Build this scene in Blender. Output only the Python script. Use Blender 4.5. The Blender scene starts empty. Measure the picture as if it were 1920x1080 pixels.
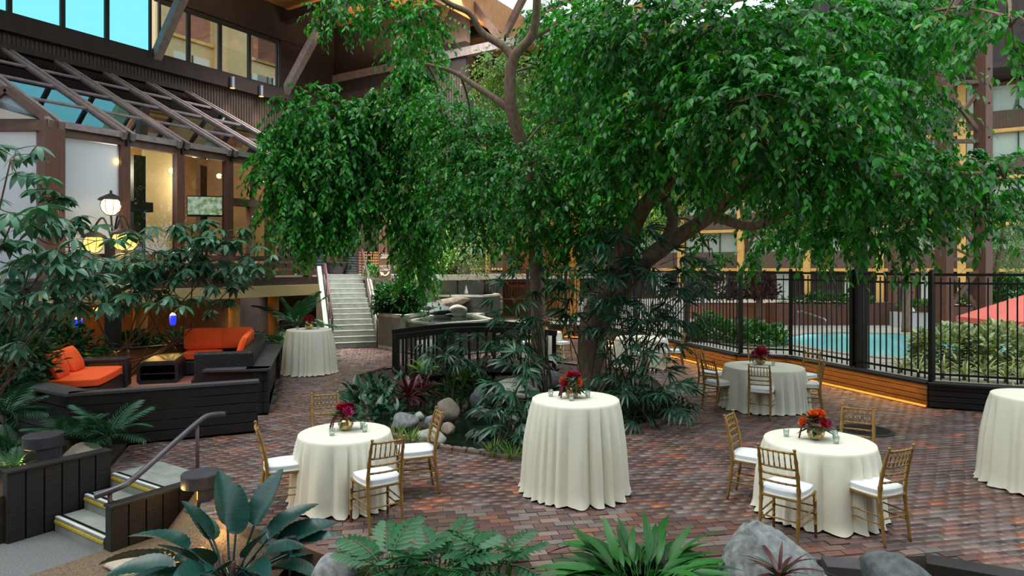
import bpy, bmesh, math, random
import numpy as np
from mathutils import Vector, Matrix, Euler
from mathutils.geometry import tessellate_polygon

random.seed(7)
RNG = np.random.default_rng(7)
scn = bpy.context.scene
COL = scn.collection
PI = math.pi

# ------------------------------------------------------------------ camera, sky, exposure
FPX, HOR, EYE = 1250.0, 500.0, 2.6
cam_d = bpy.data.cameras.new('camera')
cam_d.sensor_width = 36.0
cam_d.lens = FPX / 1920.0 * 36.0
cam_d.shift_y = (HOR - 540.0) / 1920.0
cam_d.clip_end = 400
cam = bpy.data.objects.new('camera', cam_d)
cam.location = (0, 0, EYE)
cam.rotation_euler = (PI / 2, 0, 0)
COL.objects.link(cam)
scn.camera = cam

world = bpy.data.worlds.new('world')
scn.world = world
world.use_nodes = True
wn = world.node_tree
bg = wn.nodes['Background']
bg.inputs[0].default_value = (0.80, 0.93, 1.0, 1)
bg.inputs[1].default_value = 1.35

sun_d = bpy.data.lights.new('sun', 'SUN')
sun_d.energy = 1.3
sun_d.angle = math.radians(40)
sun_d.color = (1.0, 0.97, 0.90)
sun = bpy.data.objects.new('sun', sun_d)
sun.rotation_euler = (math.radians(6), math.radians(-14), 0)
COL.objects.link(sun)

scn.view_settings.view_transform = 'Standard'
scn.view_settings.look = 'None'
scn.view_settings.gamma = 1.0
scn.view_settings.use_curve_mapping = False
scn.view_settings.exposure = 0.3
cy = scn.cycles
cy.max_bounces = 6
cy.diffuse_bounces = 3
cy.glossy_bounces = 2
cy.transmission_bounces = 3
cy.transparent_max_bounces = 8
cy.caustics_reflective = False
cy.caustics_refractive = False
cy.sample_clamp_indirect = 4.0
cy.use_adaptive_sampling = True
cy.adaptive_threshold = 0.04

# ------------------------------------------------------------------ helpers
def W(px, py, Y):
    return Vector(((px - 960) / FPX * Y, Y, EYE - (py - HOR) / FPX * Y))
def G(px, py, z=0.0):
    Y = (EYE - z) * FPX / (py - HOR)
    return Vector(((px - 960) / FPX * Y, Y, z))
def s2l(c):
    return tuple((v / 255 / 12.92) if v / 255 <= 0.04045 else ((v / 255 + 0.055) / 1.055) ** 2.4 for v in c)

MATS = {}
def mat(name, col, rough=0.5, metal=0.0, var=0.2, scale=6.0, stretch=(1, 1, 1), bump=0.0, spec=0.5,
        objvar=0.0, emit=None, estr=0.0, attr=False, trans=0.0, coat=0.0, col2=None, detail=6.0, rvar=0.0, sheen=0):
    m = bpy.data.materials.new(name)
    m.use_nodes = True
    nt = m.node_tree
    N, L = nt.nodes, nt.links
    p = N['Principled BSDF']
    out = N['Material Output']
    p.inputs['Roughness'].default_value = rough
    p.inputs['Metallic'].default_value = metal
    p.inputs['Specular IOR Level'].default_value = spec
    p.inputs['Coat Weight'].default_value = coat
    c = s2l(col)
    tc = N.new('ShaderNodeTexCoord')
    mp = N.new('ShaderNodeMapping')
    mp.inputs['Scale'].default_value = stretch
    L.new(tc.outputs['Object'], mp.inputs[0])
    nz = N.new('ShaderNodeTexNoise')
    nz.inputs['Scale'].default_value = scale
    nz.inputs['Detail'].default_value = detail
    L.new(mp.outputs[0], nz.inputs['Vector'])
    mix = N.new('ShaderNodeMix')
    mix.data_type = 'RGBA'
    lo = tuple(v * (1 - var) for v in c) + (1,)
    hi = (tuple(min(1, v * (1 + var)) for v in c) if col2 is None else s2l(col2)) + (1,)
    if col2 is not None:
        lo = c + (1,)
    mix.inputs[6].default_value = lo
    mix.inputs[7].default_value = hi
    rmp = N.new('ShaderNodeMapRange')
    rmp.inputs[1].default_value = 0.3
    rmp.inputs[2].default_value = 0.7
    L.new(nz.outputs[0], rmp.inputs[0])
    L.new(rmp.outputs[0], mix.inputs[0])
    colout = mix.outputs[2]
    if attr:
        a = N.new('ShaderNodeAttribute')
        a.attribute_name = 'Col'
        mu = N.new('ShaderNodeMix')
        mu.data_type = 'RGBA'
        mu.blend_type = 'MULTIPLY'
        mu.inputs[0].default_value = 1.0
        L.new(colout, mu.inputs[6])
        L.new(a.outputs['Color'], mu.inputs[7])
        colout = mu.outputs[2]
    if objvar:
        oi = N.new('ShaderNodeObjectInfo')
        mr = N.new('ShaderNodeMapRange')
        mr.inputs[3].default_value = 1 - objvar
        mr.inputs[4].default_value = 1 + objvar
        L.new(oi.outputs['Random'], mr.inputs[0])
        hs = N.new('ShaderNodeHueSaturation')
        L.new(mr.outputs[0], hs.inputs['Value'])
        L.new(colout, hs.inputs['Color'])
        colout = hs.outputs[0]
    L.new(colout, p.inputs['Base Color'])
    if rvar:
        m2 = N.new('ShaderNodeMapRange')
        m2.inputs[1].default_value = 0.3
        m2.inputs[2].default_value = 0.7
        m2.inputs[3].default_value = max(0.02, rough - rvar)
        m2.inputs[4].default_value = min(1, rough + rvar)
        L.new(nz.outputs[0], m2.inputs[0])
        L.new(m2.outputs[0], p.inputs['Roughness'])
    if bump:
        b = N.new('ShaderNodeBump')
        b.inputs['Strength'].default_value = bump
        b.inputs['Distance'].default_value = 0.02
        L.new(nz.outputs[0], b.inputs['Height'])
        L.new(b.outputs[0], p.inputs['Normal'])
    if emit is not None:
        p.inputs['Emission Color'].default_value = s2l(emit) + (1,)
        p.inputs['Emission Strength'].default_value = estr
    if trans:
        t = N.new('ShaderNodeBsdfTranslucent')
        ml = N.new('ShaderNodeMix')
        ml.data_type = 'RGBA'
        ml.blend_type = 'MULTIPLY'
        ml.inputs[0].default_value = 1.0
        ml.inputs[7].default_value = (1.2, 1.25, 0.6, 1)
        L.new(colout, ml.inputs[6])
        L.new(ml.outputs[2], t.inputs['Color'])
        ms = N.new('ShaderNodeMixShader')
        ms.inputs[0].default_value = trans
        L.new(p.outputs[0], ms.inputs[1])
        L.new(t.outputs[0], ms.inputs[2])
        L.new(ms.outputs[0], out.inputs[0])
    MATS[name] = m
    return m

def glassy(name, tint, refl=0.15, rough=0.02, diff=0.0, dcol=(200, 210, 215), graze=0.4):
    m = bpy.data.materials.new(name)
    m.use_nodes = True
    nt = m.node_tree
    N, L = nt.nodes, nt.links
    N.remove(N['Principled BSDF'])
    out = N['Material Output']
    tr = N.new('ShaderNodeBsdfTransparent')
    tr.inputs[0].default_value = s2l(tint) + (1,)
    gl = N.new('ShaderNodeBsdfGlossy')
    gl.inputs['Roughness'].default_value = rough
    lw = N.new('ShaderNodeLayerWeight')
    lw.inputs[0].default_value = 0.3
    mr = N.new('ShaderNodeMapRange')
    mr.inputs[3].default_value = refl
    mr.inputs[4].default_value = min(1, refl + graze)
    L.new(lw.outputs['Fresnel'], mr.inputs[0])
    mx = N.new('ShaderNodeMixShader')
    L.new(mr.outputs[0], mx.inputs[0])
    L.new(tr.outputs[0], mx.inputs[1])
    L.new(gl.outputs[0], mx.inputs[2])
    last = mx
    if diff:
        df = N.new('ShaderNodeBsdfDiffuse')
        df.inputs[0].default_value = s2l(dcol) + (1,)
        tl = N.new('ShaderNodeBsdfTranslucent')
        tl.inputs[0].default_value = s2l(dcol) + (1,)
        ad = N.new('ShaderNodeMixShader')
        L.new(df.outputs[0], ad.inputs[1])
        L.new(tl.outputs[0], ad.inputs[2])
        m2 = N.new('ShaderNodeMixShader')
        m2.inputs[0].default_value = diff
        L.new(mx.outputs[0], m2.inputs[1])
        L.new(ad.outputs[0], m2.inputs[2])
        last = m2
    L.new(last.outputs[0], out.inputs[0])
    MATS[name] = m
    return m

ORG = {}
class MB:
    """collects shapes, then links them as ONE mesh object"""
    def __init__(s):
        s.v, s.f, s.c = [], [], []
    def add(s, verts, faces, col=None):
        o = len(s.v)
        s.v.extend([tuple(v) for v in verts])
        s.f.extend([tuple(i + o for i in f) for f in faces])
        if col is not None:
            s.c.extend([col] * len(verts))
        return s
    def box(s, c, size, rz=0.0, M=None):
        x, y, z = (k / 2 for k in size)
        vs = [Vector((a * x, b * y, d * z)) for d in (-1, 1) for b in (-1, 1) for a in (-1, 1)]
        R = M if M is not None else Matrix.Rotation(rz, 3, 'Z')
        c = Vector(c)
        return s.add([R @ v + c for v in vs], [(0, 2, 3, 1), (4, 5, 7, 6), (0, 1, 5, 4), (2, 6, 7, 3), (0, 4, 6, 2), (1, 3, 7, 5)])
    def bar(s, a, b, w, h, up=(0, 0, 1)):
        """box beam from a to b; w across, h along up"""
        a, b = Vector(a), Vector(b)
        d = (b - a)
        Ln = d.length
        d.normalize()
        up = Vector(up)
        x = d.cross(up)
        if x.length < 1e-5:
            x = d.cross(Vector((1, 0, 0)))
        x.normalize()
        z = x.cross(d)
        vs = []
        for p in (a, b):
            for sx, sz in ((-1, -1), (1, -1), (1, 1), (-1, 1)):
                vs.append(p + x * (sx * w / 2) + z * (sz * h / 2))
        return s.add(vs, [(0, 1, 2, 3), (7, 6, 5, 4), (0, 4, 5, 1), (1, 5, 6, 2), (2, 6, 7, 3), (3, 7, 4, 0)])
    def tube(s, pts, rad, n=8, cap=True):
        pts = [Vector(p) for p in pts]
        if not hasattr(rad, '__len__'):
            rad = [rad] * len(pts)
        rings = []
        prev = None
        for i, p in enumerate(pts):
            d = (pts[min(i + 1, len(pts) - 1)] - pts[max(i - 1, 0)])
            d.normalize()
            if prev is None:
                x = d.orthogonal().normalized()
            else:
                x = prev - d * prev.dot(d)
                x = x.normalized() if x.length > 1e-6 else d.orthogonal().normalized()
            prev = x
            y = d.cross(x)
            rings.append([p + (x * math.cos(2 * PI * k / n) + y * math.sin(2 * PI * k / n)) * rad[i] for k in range(n)])
        vs = [v for r in rings for v in r]
        fs = []
        for i in range(len(pts) - 1):
            for k in range(n):
                k2 = (k + 1) % n
                fs.append((i * n + k, i * n + k2, (i + 1) * n + k2, (i + 1) * n + k))
        if cap:
            fs.append(tuple(range(n))[::-1])
            fs.append(tuple((len(pts) - 1) * n + k for k in range(n)))
        return s.add(vs, fs)
    def lathe(s, prof, n=24, c=(0, 0, 0), cap=True):
        vs, fs = [], []
        for r, z in prof:
            for k in range(n):
                a = 2 * PI * k / n
                vs.append((c[0] + r * math.cos(a), c[1] + r * math.sin(a), c[2] + z))
        for i in range(len(prof) - 1):
            for k in range(n):
                k2 = (k + 1) % n
                fs.append((i * n + k, i * n + k2, (i + 1) * n + k2, (i + 1) * n + k))
        if cap:
            fs.append(tuple(range(n))[::-1])
            fs.append(tuple((len(prof) - 1) * n + k for k in range(n)))
        return s.add(vs, fs)
    def prism(s, poly, z0, z1):
        n = len(poly)
        poly = [Vector((p[0], p[1], 0)) for p in poly]
        area = sum(poly[i].x * poly[(i + 1) % n].y - poly[(i + 1) % n].x * poly[i].y for i in range(n))
        if area < 0:
            poly = poly[::-1]
        vs = [(p.x, p.y, z0) for p in poly] + [(p.x, p.y, z1) for p in poly]
        fs = [tuple(range(n))[::-1], tuple(range(n, 2 * n))]
        for i in range(n):
            j = (i + 1) % n
            fs.append((i, j, n + j, n + i))
        return s.add(vs, fs)
    def sheet(s, outer, holes, z):
        """flat polygon with holes"""
        polys = [[Vector((p[0], p[1], 0)) for p in q] for q in [outer] + holes]
        tri = tessellate_polygon(polys)
        vs = [(p.x, p.y, z) for q in polys for p in q]
        fs = []
        for t in tri:
            a, b, c = (Vector(vs[i]) for i in t)
            fs.append(tuple(t) if (b - a).cross(c - a).z > 0 else tuple(t)[::-1])
        return s.add(vs, fs)
    def mesh(s, name, m, smooth=False, org=(0, 0, 0)):
        me = bpy.data.meshes.new(name)
        o = Vector(org)
        me.from_pydata([Vector(v) - o for v in s.v], [], s.f)
        if s.c and len(s.c) == len(s.v):
            at = me.attributes.new('Col', 'FLOAT_COLOR', 'POINT')
            at.data.foreach_set('color', np.array([tuple(c) + (1,) for c in s.c], dtype=np.float32).ravel())
        if smooth:
            me.polygons.foreach_set('use_smooth', [True] * len(me.polygons))
        ms = m if isinstance(m, (list, tuple)) else [m]
        for k in ms:
            me.materials.append(k)
        me.update()
        return me
    def build(s, name, m, parent=None, smooth=False, bevel=0.0, label=None, kind=None):
        org = ORG.get(parent.name, (0, 0, 0)) if parent else (0, 0, 0)
        o = bpy.data.objects.new(name, s.mesh(name, m, smooth, org))
        COL.objects.link(o)
        if parent:
            o.parent = parent
            if parent.name in ORG:
                ORG[o.name] = org
        if bevel:
            b = o.modifiers.new('bevel', 'BEVEL')
            b.width = bevel
            b.segments = 2
            b.limit_method = 'ANGLE'
        if label:
            o['label'] = label
        if kind:
            o['kind'] = kind
        return o

def tag(o, label, cat, group=None, kind=None):
    o['label'] = label
    o['category'] = cat
    if group:
        o['group'] = group
    if kind:
        o['kind'] = kind
    return o
def thing(name, label, cat, loc=(0, 0, 0), rz=0.0, group=None, world_coords=False):
    o = bpy.data.objects.new(name, None)
    o.empty_display_size = 0.1
    o.location = loc
    o.rotation_euler = (0, 0, rz)
    COL.objects.link(o)
    tag(o, label, cat, group)
    if world_coords:
        ORG[o.name] = Vector(loc)
    return o
def struct(name, mb, m, smooth=False, bevel=0):
    o = mb.build(name, m, smooth=smooth, bevel=bevel)
    o['kind'] = 'structure'
    return o
def copy_tree(o, parent=None):
    c = o.copy()
    COL.objects.link(c)
    c.parent = parent
    for ch in list(o.children):
        copy_tree(ch, c)
    return c
def inst(name, me, parent, loc, rot, scale=1.0):
    """a piece that shares mesh data (loc in the parent's space)"""
    o = bpy.data.objects.new(name, me)
    o.location = loc
    o.rotation_mode = 'QUATERNION'
    o.rotation_quaternion = rot
    o.scale = (scale, scale, scale) if not hasattr(scale, '__len__') else scale
    o.parent = parent
    COL.objects.link(o)
    return o
def frame_quat(d, up=(0, 0, 1), roll=0.0):
    """rotation taking +X to d with +Z near up"""
    d = Vector(d).normalized()
    y = Vector(up).cross(d)
    if y.length < 1e-4:
        y = Vector((0, 1, 0)).cross(d)
    y.normalize()
    z = d.cross(y)
    q = Matrix((d, y, z)).transposed().to_quaternion()
    if roll:
        from mathutils import Quaternion
        q = q @ Quaternion((1, 0, 0), roll)
    return q
def smooth_path(pts, k=5):
    pts = [Vector(p) for p in pts]
    out = []
    for i in range(len(pts) - 1):
        p0, p1, p2, p3 = pts[max(i - 1, 0)], pts[i], pts[i + 1], pts[min(i + 2, len(pts) - 1)]
        for j in range(k):
            t = j / k
            out.append(0.5 * ((2 * p1) + (p2 - p0) * t + (2 * p0 - 5 * p1 + 4 * p2 - p3) * t * t + (3 * p1 - p0 - 3 * p2 + p3) * t ** 3))
    out.append(pts[-1])
    return out
def lerp_r(a, b, n):
    return [a + (b - a) * i / (n - 1) for i in range(n)]
def np_mesh(name, V, F, m, parent=None, col=None, kind=None, smooth=False):
    """V (n,3), F (k,3|4) arrays -> one mesh object; parent without rotation"""
    org = ORG.get(parent.name, Vector((0, 0, 0))) if parent else Vector((0, 0, 0))
    V = np.asarray(V, dtype=np.float32) - np.array(org, dtype=np.float32)
    F = np.asarray(F, dtype=np.int32)
    k = F.shape[1]
    me = bpy.data.meshes.new(name)
    me.vertices.add(len(V))
    me.vertices.foreach_set('co', V.ravel())
    me.loops.add(F.size)
    me.loops.foreach_set('vertex_index', F.ravel())
    me.polygons.add(len(F))
    me.polygons.foreach_set('loop_start', np.arange(0, F.size, k, dtype=np.int32))
    if smooth:
        me.polygons.foreach_set('use_smooth', np.ones(len(F), dtype=bool))
    if col is not None:
        at = me.attributes.new('Col', 'FLOAT_COLOR', 'POINT')
        c4 = np.ones((len(V), 4), dtype=np.float32)
        c4[:, :3] = col
        at.data.foreach_set('color', c4.ravel())
    me.update(calc_edges=True)
    me.validate()
    me.materials.append(m)
    o = bpy.data.objects.new(name, me)
    COL.objects.link(o)
    if parent:
        o.parent = parent
    if kind:
        o['kind'] = kind
    return o
def pip(P, poly):
    P = np.asarray(P)
    x, y = P[:, 0], P[:, 1]
    r = np.zeros(len(P), bool)
    n = len(poly)
    for i in range(n):
        x1, y1 = poly[i][0], poly[i][1]
        x2, y2 = poly[(i + 1) % n][0], poly[(i + 1) % n][1]
        c = ((y1 > y) != (y2 > y)) & (x < (x2 - x1) * (y - y1) / (y2 - y1 + 1e-12) + x1)
        r ^= c
    return r

# ------------------------------------------------------------------ materials
mat('brick', (255, 255, 255), rough=0.38, var=0.3, scale=2.2, bump=0.25, attr=True, rvar=0.14, spec=0.55)
mat('mortar', (98, 86, 80), rough=0.8, var=0.25, scale=12)
mat('soil', (58, 46, 36), rough=0.95, var=0.5, scale=14, bump=0.8)
mat('gravel', (112, 95, 74), rough=0.95, var=0.5, scale=60, bump=0.7)
mat('aggregate', (112, 112, 112), rough=0.85, var=0.5, scale=90, bump=0.5, detail=2)
mat('concrete', (182, 184, 170), rough=0.85, var=0.16, scale=4, bump=0.15)
mat('concrete_dark', (142, 146, 138), rough=0.85, var=0.2, scale=5, bump=0.15)
mat('dark_timber', (33, 28, 27), rough=0.6, var=0.35, scale=5, stretch=(1, 1, 12), bump=0.2, objvar=0.2)
mat('dark_plank', (31, 27, 26), rough=0.55, var=0.35, scale=6, stretch=(1, 1, 9), bump=0.15, objvar=0.25)
mat('grey_timber', (70, 66, 68), rough=0.6, var=0.2, scale=6, bump=0.15, objvar=0.2)
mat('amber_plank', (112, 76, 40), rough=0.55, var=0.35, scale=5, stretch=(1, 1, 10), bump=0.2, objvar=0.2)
mat('brown_post', (104, 66, 52), rough=0.6, var=0.25, scale=5, stretch=(6, 6, 0.7), bump=0.15, objvar=0.1)
mat('brown_beam', (110, 80, 66), rough=0.6, var=0.25, scale=5, bump=0.15, objvar=0.12)
mat('grey_beam', (150, 132, 128), rough=0.6, var=0.25, scale=7, bump=0.15, objvar=0.1)
mat('siding', (88, 73, 64), rough=0.75, var=0.2, scale=4, stretch=(1, 1, 0.3))
mat('siding_dark', (58, 46, 42), rough=0.75, var=0.25, scale=4, stretch=(1, 1, 0.3))
mat('panel_brown', (112, 92, 80), rough=0.75, var=0.1, scale=4)
mat('yellow_trim', (236, 184, 104), rough=0.6, var=0.08, scale=3)
mat('stucco', (226, 196, 142), rough=0.8, var=0.06, scale=5)
mat('curtain', (226, 232, 222), rough=0.8, var=0.08, scale=5, stretch=(14, 14, 0.2))
mat('beige', (200, 172, 122), rough=0.8, var=0.08, scale=3)
mat('orange_wall', (196, 134, 60), rough=0.75, var=0.12, scale=2)
mat('orange_dark', (120, 76, 30), rough=0.75, var=0.2, scale=2)
mat('deck_wood', (186, 128, 78), rough=0.6, var=0.2, scale=3, stretch=(1, 6, 1))
mat('black_metal', (20, 19, 19), rough=0.4, var=0.2, scale=8, spec=0.5)
mat('steel', (150, 155, 165), rough=0.3, metal=0.9, var=0.08)
mat('rail_metal', (96, 92, 98), rough=0.38, metal=0.6, var=0.15)
mat('rust_rail', (104, 76, 78), rough=0.5, metal=0.3, var=0.15)
mat('gold', (160, 122, 64), rough=0.36, metal=0.35, var=0.18, scale=20, objvar=0.06)
mat('cushion_white', (236, 238, 236), rough=0.85, var=0.03, scale=20)
mat('cloth_ivory', (234, 229, 209), rough=0.8, var=0.02, scale=8)
mat('orange_fabric', (240, 92, 34), rough=0.9, var=0.08, scale=30, bump=0.1)
mat('wicker', (30, 29, 31), rough=0.45, var=0.5, scale=60, bump=0.6, detail=1)
mat('nosing_white', (214, 216, 208), rough=0.5, var=0.1)
mat('nosing_yellow', (206, 176, 30), rough=0.6, var=0.2, scale=20)
mat('bark', (126, 104, 84), rough=0.85, var=0.3, scale=7, stretch=(3, 3, 0.8), bump=0.5)
mat('bark_dark', (92, 74, 58), rough=0.9, var=0.35, scale=7, stretch=(3, 3, 0.8), bump=0.5)
mat('twig', (106, 92, 64), rough=0.85, var=0.3)
mat('stem_green', (60, 92, 40), rough=0.6, var=0.2)
mat('stem_red', (74, 38, 34), rough=0.5, var=0.25)
mat('cane', (62, 62, 36), rough=0.7, var=0.4, scale=20)
mat('ficus_leaf', (255, 255, 255), rough=0.36, var=0.1, attr=True, trans=0.32, spec=0.5)
mat('soft_leaf', (255, 255, 255), rough=0.5, var=0.12, attr=True, trans=0.25, spec=0.4)
mat('schefflera_leaf', (66, 114, 84), rough=0.28, var=0.18, scale=5, objvar=0.3, trans=0.12, spec=0.6)
mat('philodendron_leaf', (28, 70, 62), rough=0.27, var=0.25, scale=6, stretch=(6, 1, 1), objvar=0.22, trans=0.08, spec=0.6)
mat('aspidistra_leaf', (40, 98, 36), rough=0.42, var=0.2, scale=7, stretch=(1, 8, 1), objvar=0.35, trans=0.14, spec=0.35)
mat('palm_leaf', (44, 94, 60), rough=0.32, var=0.2, scale=6, objvar=0.3, trans=0.15, spec=0.55)
mat('fan_leaf', (40, 82, 56), rough=0.32, var=0.22, scale=6, objvar=0.35, trans=0.14, spec=0.55)
mat('cutleaf', (40, 100, 56), rough=0.42, var=0.2, scale=6, objvar=0.22, trans=0.15, spec=0.5)
mat('lime_leaf', (110, 160, 50), rough=0.4, var=0.2, scale=6, objvar=0.2, trans=0.2)
mat('red_leaf', (82, 34, 38), rough=0.4, var=0.35, scale=6, objvar=0.3, trans=0.12)
mat('grass_blade', (104, 142, 50), rough=0.55, var=0.25, scale=4, objvar=0.2, trans=0.2)
mat('variegated', (74, 118, 50), rough=0.5, var=0.2, scale=2.5, stretch=(1, 9, 1), col2=(236, 234, 176), trans=0.15)
mat('rock_grey', (126, 129, 128), rough=0.85, var=0.42, scale=16, bump=0.5, objvar=0.12)
mat('rock_light', (168, 166, 152), rough=0.85, var=0.25, scale=9, bump=0.5, objvar=0.15)
mat('rock_brown', (142, 128, 112), rough=0.85, var=0.3, scale=7, bump=0.5, objvar=0.2)
mat('rock_dark', (84, 88, 90), rough=0.8, var=0.45, scale=12, bump=0.6)
mat('flagstone', (170, 158, 140), rough=0.85, var=0.12, scale=8, objvar=0.15)
mat('sandstone_amber', (196, 142, 66), rough=0.85, var=0.2, scale=8)
mat('paving', (172, 166, 152), rough=0.85, var=0.12, scale=6)
mat('pool_plaster', (212, 246, 244), rough=0.7, var=0.04)
mat('coral', (240, 124, 112), rough=0.85, var=0.05, trans=0.2)
mat('pond_water', (20, 30, 24), rough=0.06, var=0.5, scale=5, bump=0.35, spec=0.6)
mat('white_box', (222, 226, 232), rough=0.6, var=0.04)
mat('terracotta', (176, 116, 92), rough=0.8, var=0.12)
mat('pot_dark', (58, 56, 62), rough=0.6, var=0.25, scale=8)
mat('sign_brown', (104, 72, 48), rough=0.7, var=0.15)
mat('sign_white', (232, 226, 212), rough=0.7, var=0.03)
mat('globe', (255, 236, 190), rough=0.4, emit=(255, 224, 160), estr=2.2)
mat('globe_amber', (255, 210, 120), rough=0.4, emit=(255, 196, 92), estr=1.7)
mat('bulb', (255, 220, 160), rough=0.4, emit=(255, 190, 100), estr=12)
mat('amber_glow', (255, 190, 90), rough=0.5, emit=(255, 160, 50), estr=1.1)
mat('blue_glass', (40, 60, 220), rough=0.3, emit=(40, 60, 255), estr=1.0)
mat('strip_light', (255, 190, 90), rough=0.5, emit=(255, 150, 40), estr=.8)
mat('black_plastic', (14, 14, 15), rough=0.35, var=0.1)
mat('vase_gold', (206, 176, 120), rough=0.22, metal=0.8, var=0.5, scale=40)
mat('candle', (240, 236, 220), rough=0.7, var=0.03, emit=(255, 220, 160), estr=0.15)
mat('flower_red', (172, 22, 34), rough=0.6, var=0.25, objvar=0.2)
mat('flower_magenta', (188, 40, 110), rough=0.6, var=0.25, objvar=0.15)
mat('flower_orange', (224, 98, 24), rough=0.6, var=0.25, objvar=0.15)
mat('flower_burgundy', (88, 24, 34), rough=0.7, var=0.3)
mat('bouquet_leaf', (48, 76, 44), rough=0.5, var=0.3, objvar=0.3)
mat('iron', (58, 56, 54), rough=0.6, metal=0.5, var=0.3, scale=20)
glassy('glass_clear', (235, 240, 240), 0.08)
glassy('glass_wing', (250, 252, 250), 0.0)
glassy('glass_roof', (150, 160, 170), 0.3)
glassy('glass_sky', (178, 228, 234), 0.0, graze=0.08)
glassy('glass_frost', (210, 222, 230), 0.06, diff=0.75, dcol=(228, 236, 246))
glassy('glass_votive', (232, 242, 240), 0.10)
glassy('pool_water', (230, 252, 252), 0.04, 0.05)
M = MATS
# TV picture: light green landscape, a backlit screen
tvm = bpy.data.materials.new('tv_picture')
tvm.use_nodes = True
_n, _l = tvm.node_tree.nodes, tvm.node_tree.links
_p = _n['Principled BSDF']
_t = _n.new('ShaderNodeTexNoise'); _t.inputs['Scale'].default_value = 9
_c = _n.new('ShaderNodeTexCoord'); _l.new(_c.outputs['Object'], _t.inputs['Vector'])
_r = _n.new('ShaderNodeValToRGB')
_r.color_ramp.elements[0].position = 0.35; _r.color_ramp.elements[0].color = s2l((120, 150, 90)) + (1,)
_r.color_ramp.elements[1].position = 0.62; _r.color_ramp.elements[1].color = s2l((214, 222, 200)) + (1,)
_l.new(_t.outputs[0], _r.inputs[0]); _l.new(_r.outputs[0], _p.inputs['Emission Color'])
_p.inputs['Emission Strength'].default_value = 0.75
_p.inputs['Base Color'].default_value = (0.02, 0.02, 0.02, 1)

# frames of the place: building axes (u along the left wall, v across), stair axes
U = Vector((0.529, 0.848, 0)); V = Vector((0.848, -0.529, 0))
P0 = Vector((-6.9, 18.75, 0))
def B(t, d, z=0.0):
    return P0 + U * t + V * d + Vector((0, 0, z))
RU = math.atan2(U.y, U.x)      # heading of u
DW = -6.36                     # the left wall plane
def twall(px, d=DW):
    r = (px - 960) / FPX
    q = P0 + V * d
    return (q.x - r * q.y) / (r * U.y - U.x)

# ================================================================== SETTING
# ---- plan outlines (metres)
BED = [G(668, 705), G(690, 772), G(697, 796), G(745, 820), G(800, 836), G(850, 843), G(985, 862), G(1080, 846), G(1168, 812),
       G(1285, 775), G(1258, 748), G(1236, 715), G(1150, 690), G(1080, 682), G(1000, 672), G(960, 668), G(900, 672), G(720, 690)]
POND = [Vector(p + (0,)) for p in ((-1.75, 12.6), (-1.35, 11.2), (-1.05, 10.1), (-0.85, 9.75), (-0.2, 9.55), (0.35, 9.7), (0.2, 10.6), (0.0, 11.6), (-0.1, 13.0), (-0.3, 15.0),
        (-0.5, 17.0), (-1.9, 17.0), (-2.0, 15.0))]
PLAZA = [(-5.14, 8.44), (-4.07, 7.74), (-3.75, 8.2), (-3.3, 7.0), (-2.08, 6.43), (-1.3, 5.82), (-0.85, 5.5), (0.35, 5.55), (1.9, 5.93), (2.82, 5.95),
         (3.72, 6.03), (4.4, 5.65), (6, 5.4), (13, 5.0), (13, 10.6), (9.2, 11.75), (7.72, 12.3), (6.6, 16.0), (5.5, 16.3), (4.85, 18.6), (3.9, 21.6), (3.4, 24),
         (-0.4, 24), (-0.4, 20.5), (-2.3, 19.0), (-3.3, 20.2), (-4.3, 21.5), (-5.7, 21.1), (-5.55, 15.7), (-4.3, 11.75), (-5.4, 11.6), (-4.0, 10.5), (-5.6, 9.75)]
bed2 = [(p.x, p.y) for p in BED]
pond2 = [(p.x, p.y) for p in POND]

# ---- floor: mortar bed under the bricks, with the planting bed left open
m = MB(); m.sheet(PLAZA, [bed2], -0.014)
n = len(PLAZA)
for i in range(n):          # exposed edge of the plaza slab
    a, b = PLAZA[i], PLAZA[(i + 1) % n]
    m.add([(a[0], a[1], -0.014), (b[0], b[1], -0.014), (b[0], b[1], -0.6), (a[0], a[1], -0.6)], [(0, 3, 2, 1)])
floor = struct('floor', m, M['mortar'])
ORG['floor'] = Vector((0, 0, 0))

BR = math.radians(11)
er, ec = np.array([math.cos(BR), math.sin(BR)]), np.array([-math.sin(BR), math.cos(BR)])
rows = np.arange(-10, 270); cols = np.arange(-70, 110)
rr, cc = np.meshgrid(rows, cols, indexing='ij')
off = (rr % 2) * 0.105 + (RNG.random(rows.size)[:, None]) * 0.03
px_ = (cc * 0.21 + off).ravel(); py_ = (rr * 0.1035).ravel()
cen = px_[:, None] * er + py_[:, None] * ec
ok = pip(cen, PLAZA) & ~pip(cen, bed2) & (cen[:, 1] > 5.0) & (np.abs(cen[:, 0] - .5) < cen[:, 1] * 0.85 + 2.2)
for du, dv in ((.1, .05), (-.1, .05), (.1, -.05), (-.1, -.05)):
    q = cen + du * er + dv * ec
    ok &= pip(q, PLAZA) & ~pip(q, bed2)
cen = cen[ok]
NB = len(cen)
def brick_cols(n):
    base = np.array([s2l(c) for c in ((112, 80, 72), (124, 94, 86), (108, 92, 88), (140, 116, 108), (96, 76, 74), (142, 96, 82), (124, 110, 106), (172, 100, 72), (122, 82, 72))])
    w = np.array([.19, .17, .15, .11, .13, .08, .1, .03, .04]); w = w / w.sum()
    k = RNG.choice(len(base), size=n, p=w)
    return base[k] * RNG.uniform(.86, 1.14, (n, 1))
bcol = brick_cols(NB)
hz = RNG.normal(0, 0.0022, NB)
rot = RNG.normal(0, 0.012, NB)
dist = np.hypot(cen[:, 0], cen[:, 1])
vis = (cen[:, 1] * 0.45 > 0) & (np.abs(cen[:, 0]) < 0.765 * cen[:, 1]) & (EYE * FPX / cen[:, 1] < 578)
order = np.argsort(np.where(vis, dist, 99))
near = order[:300]
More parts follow.
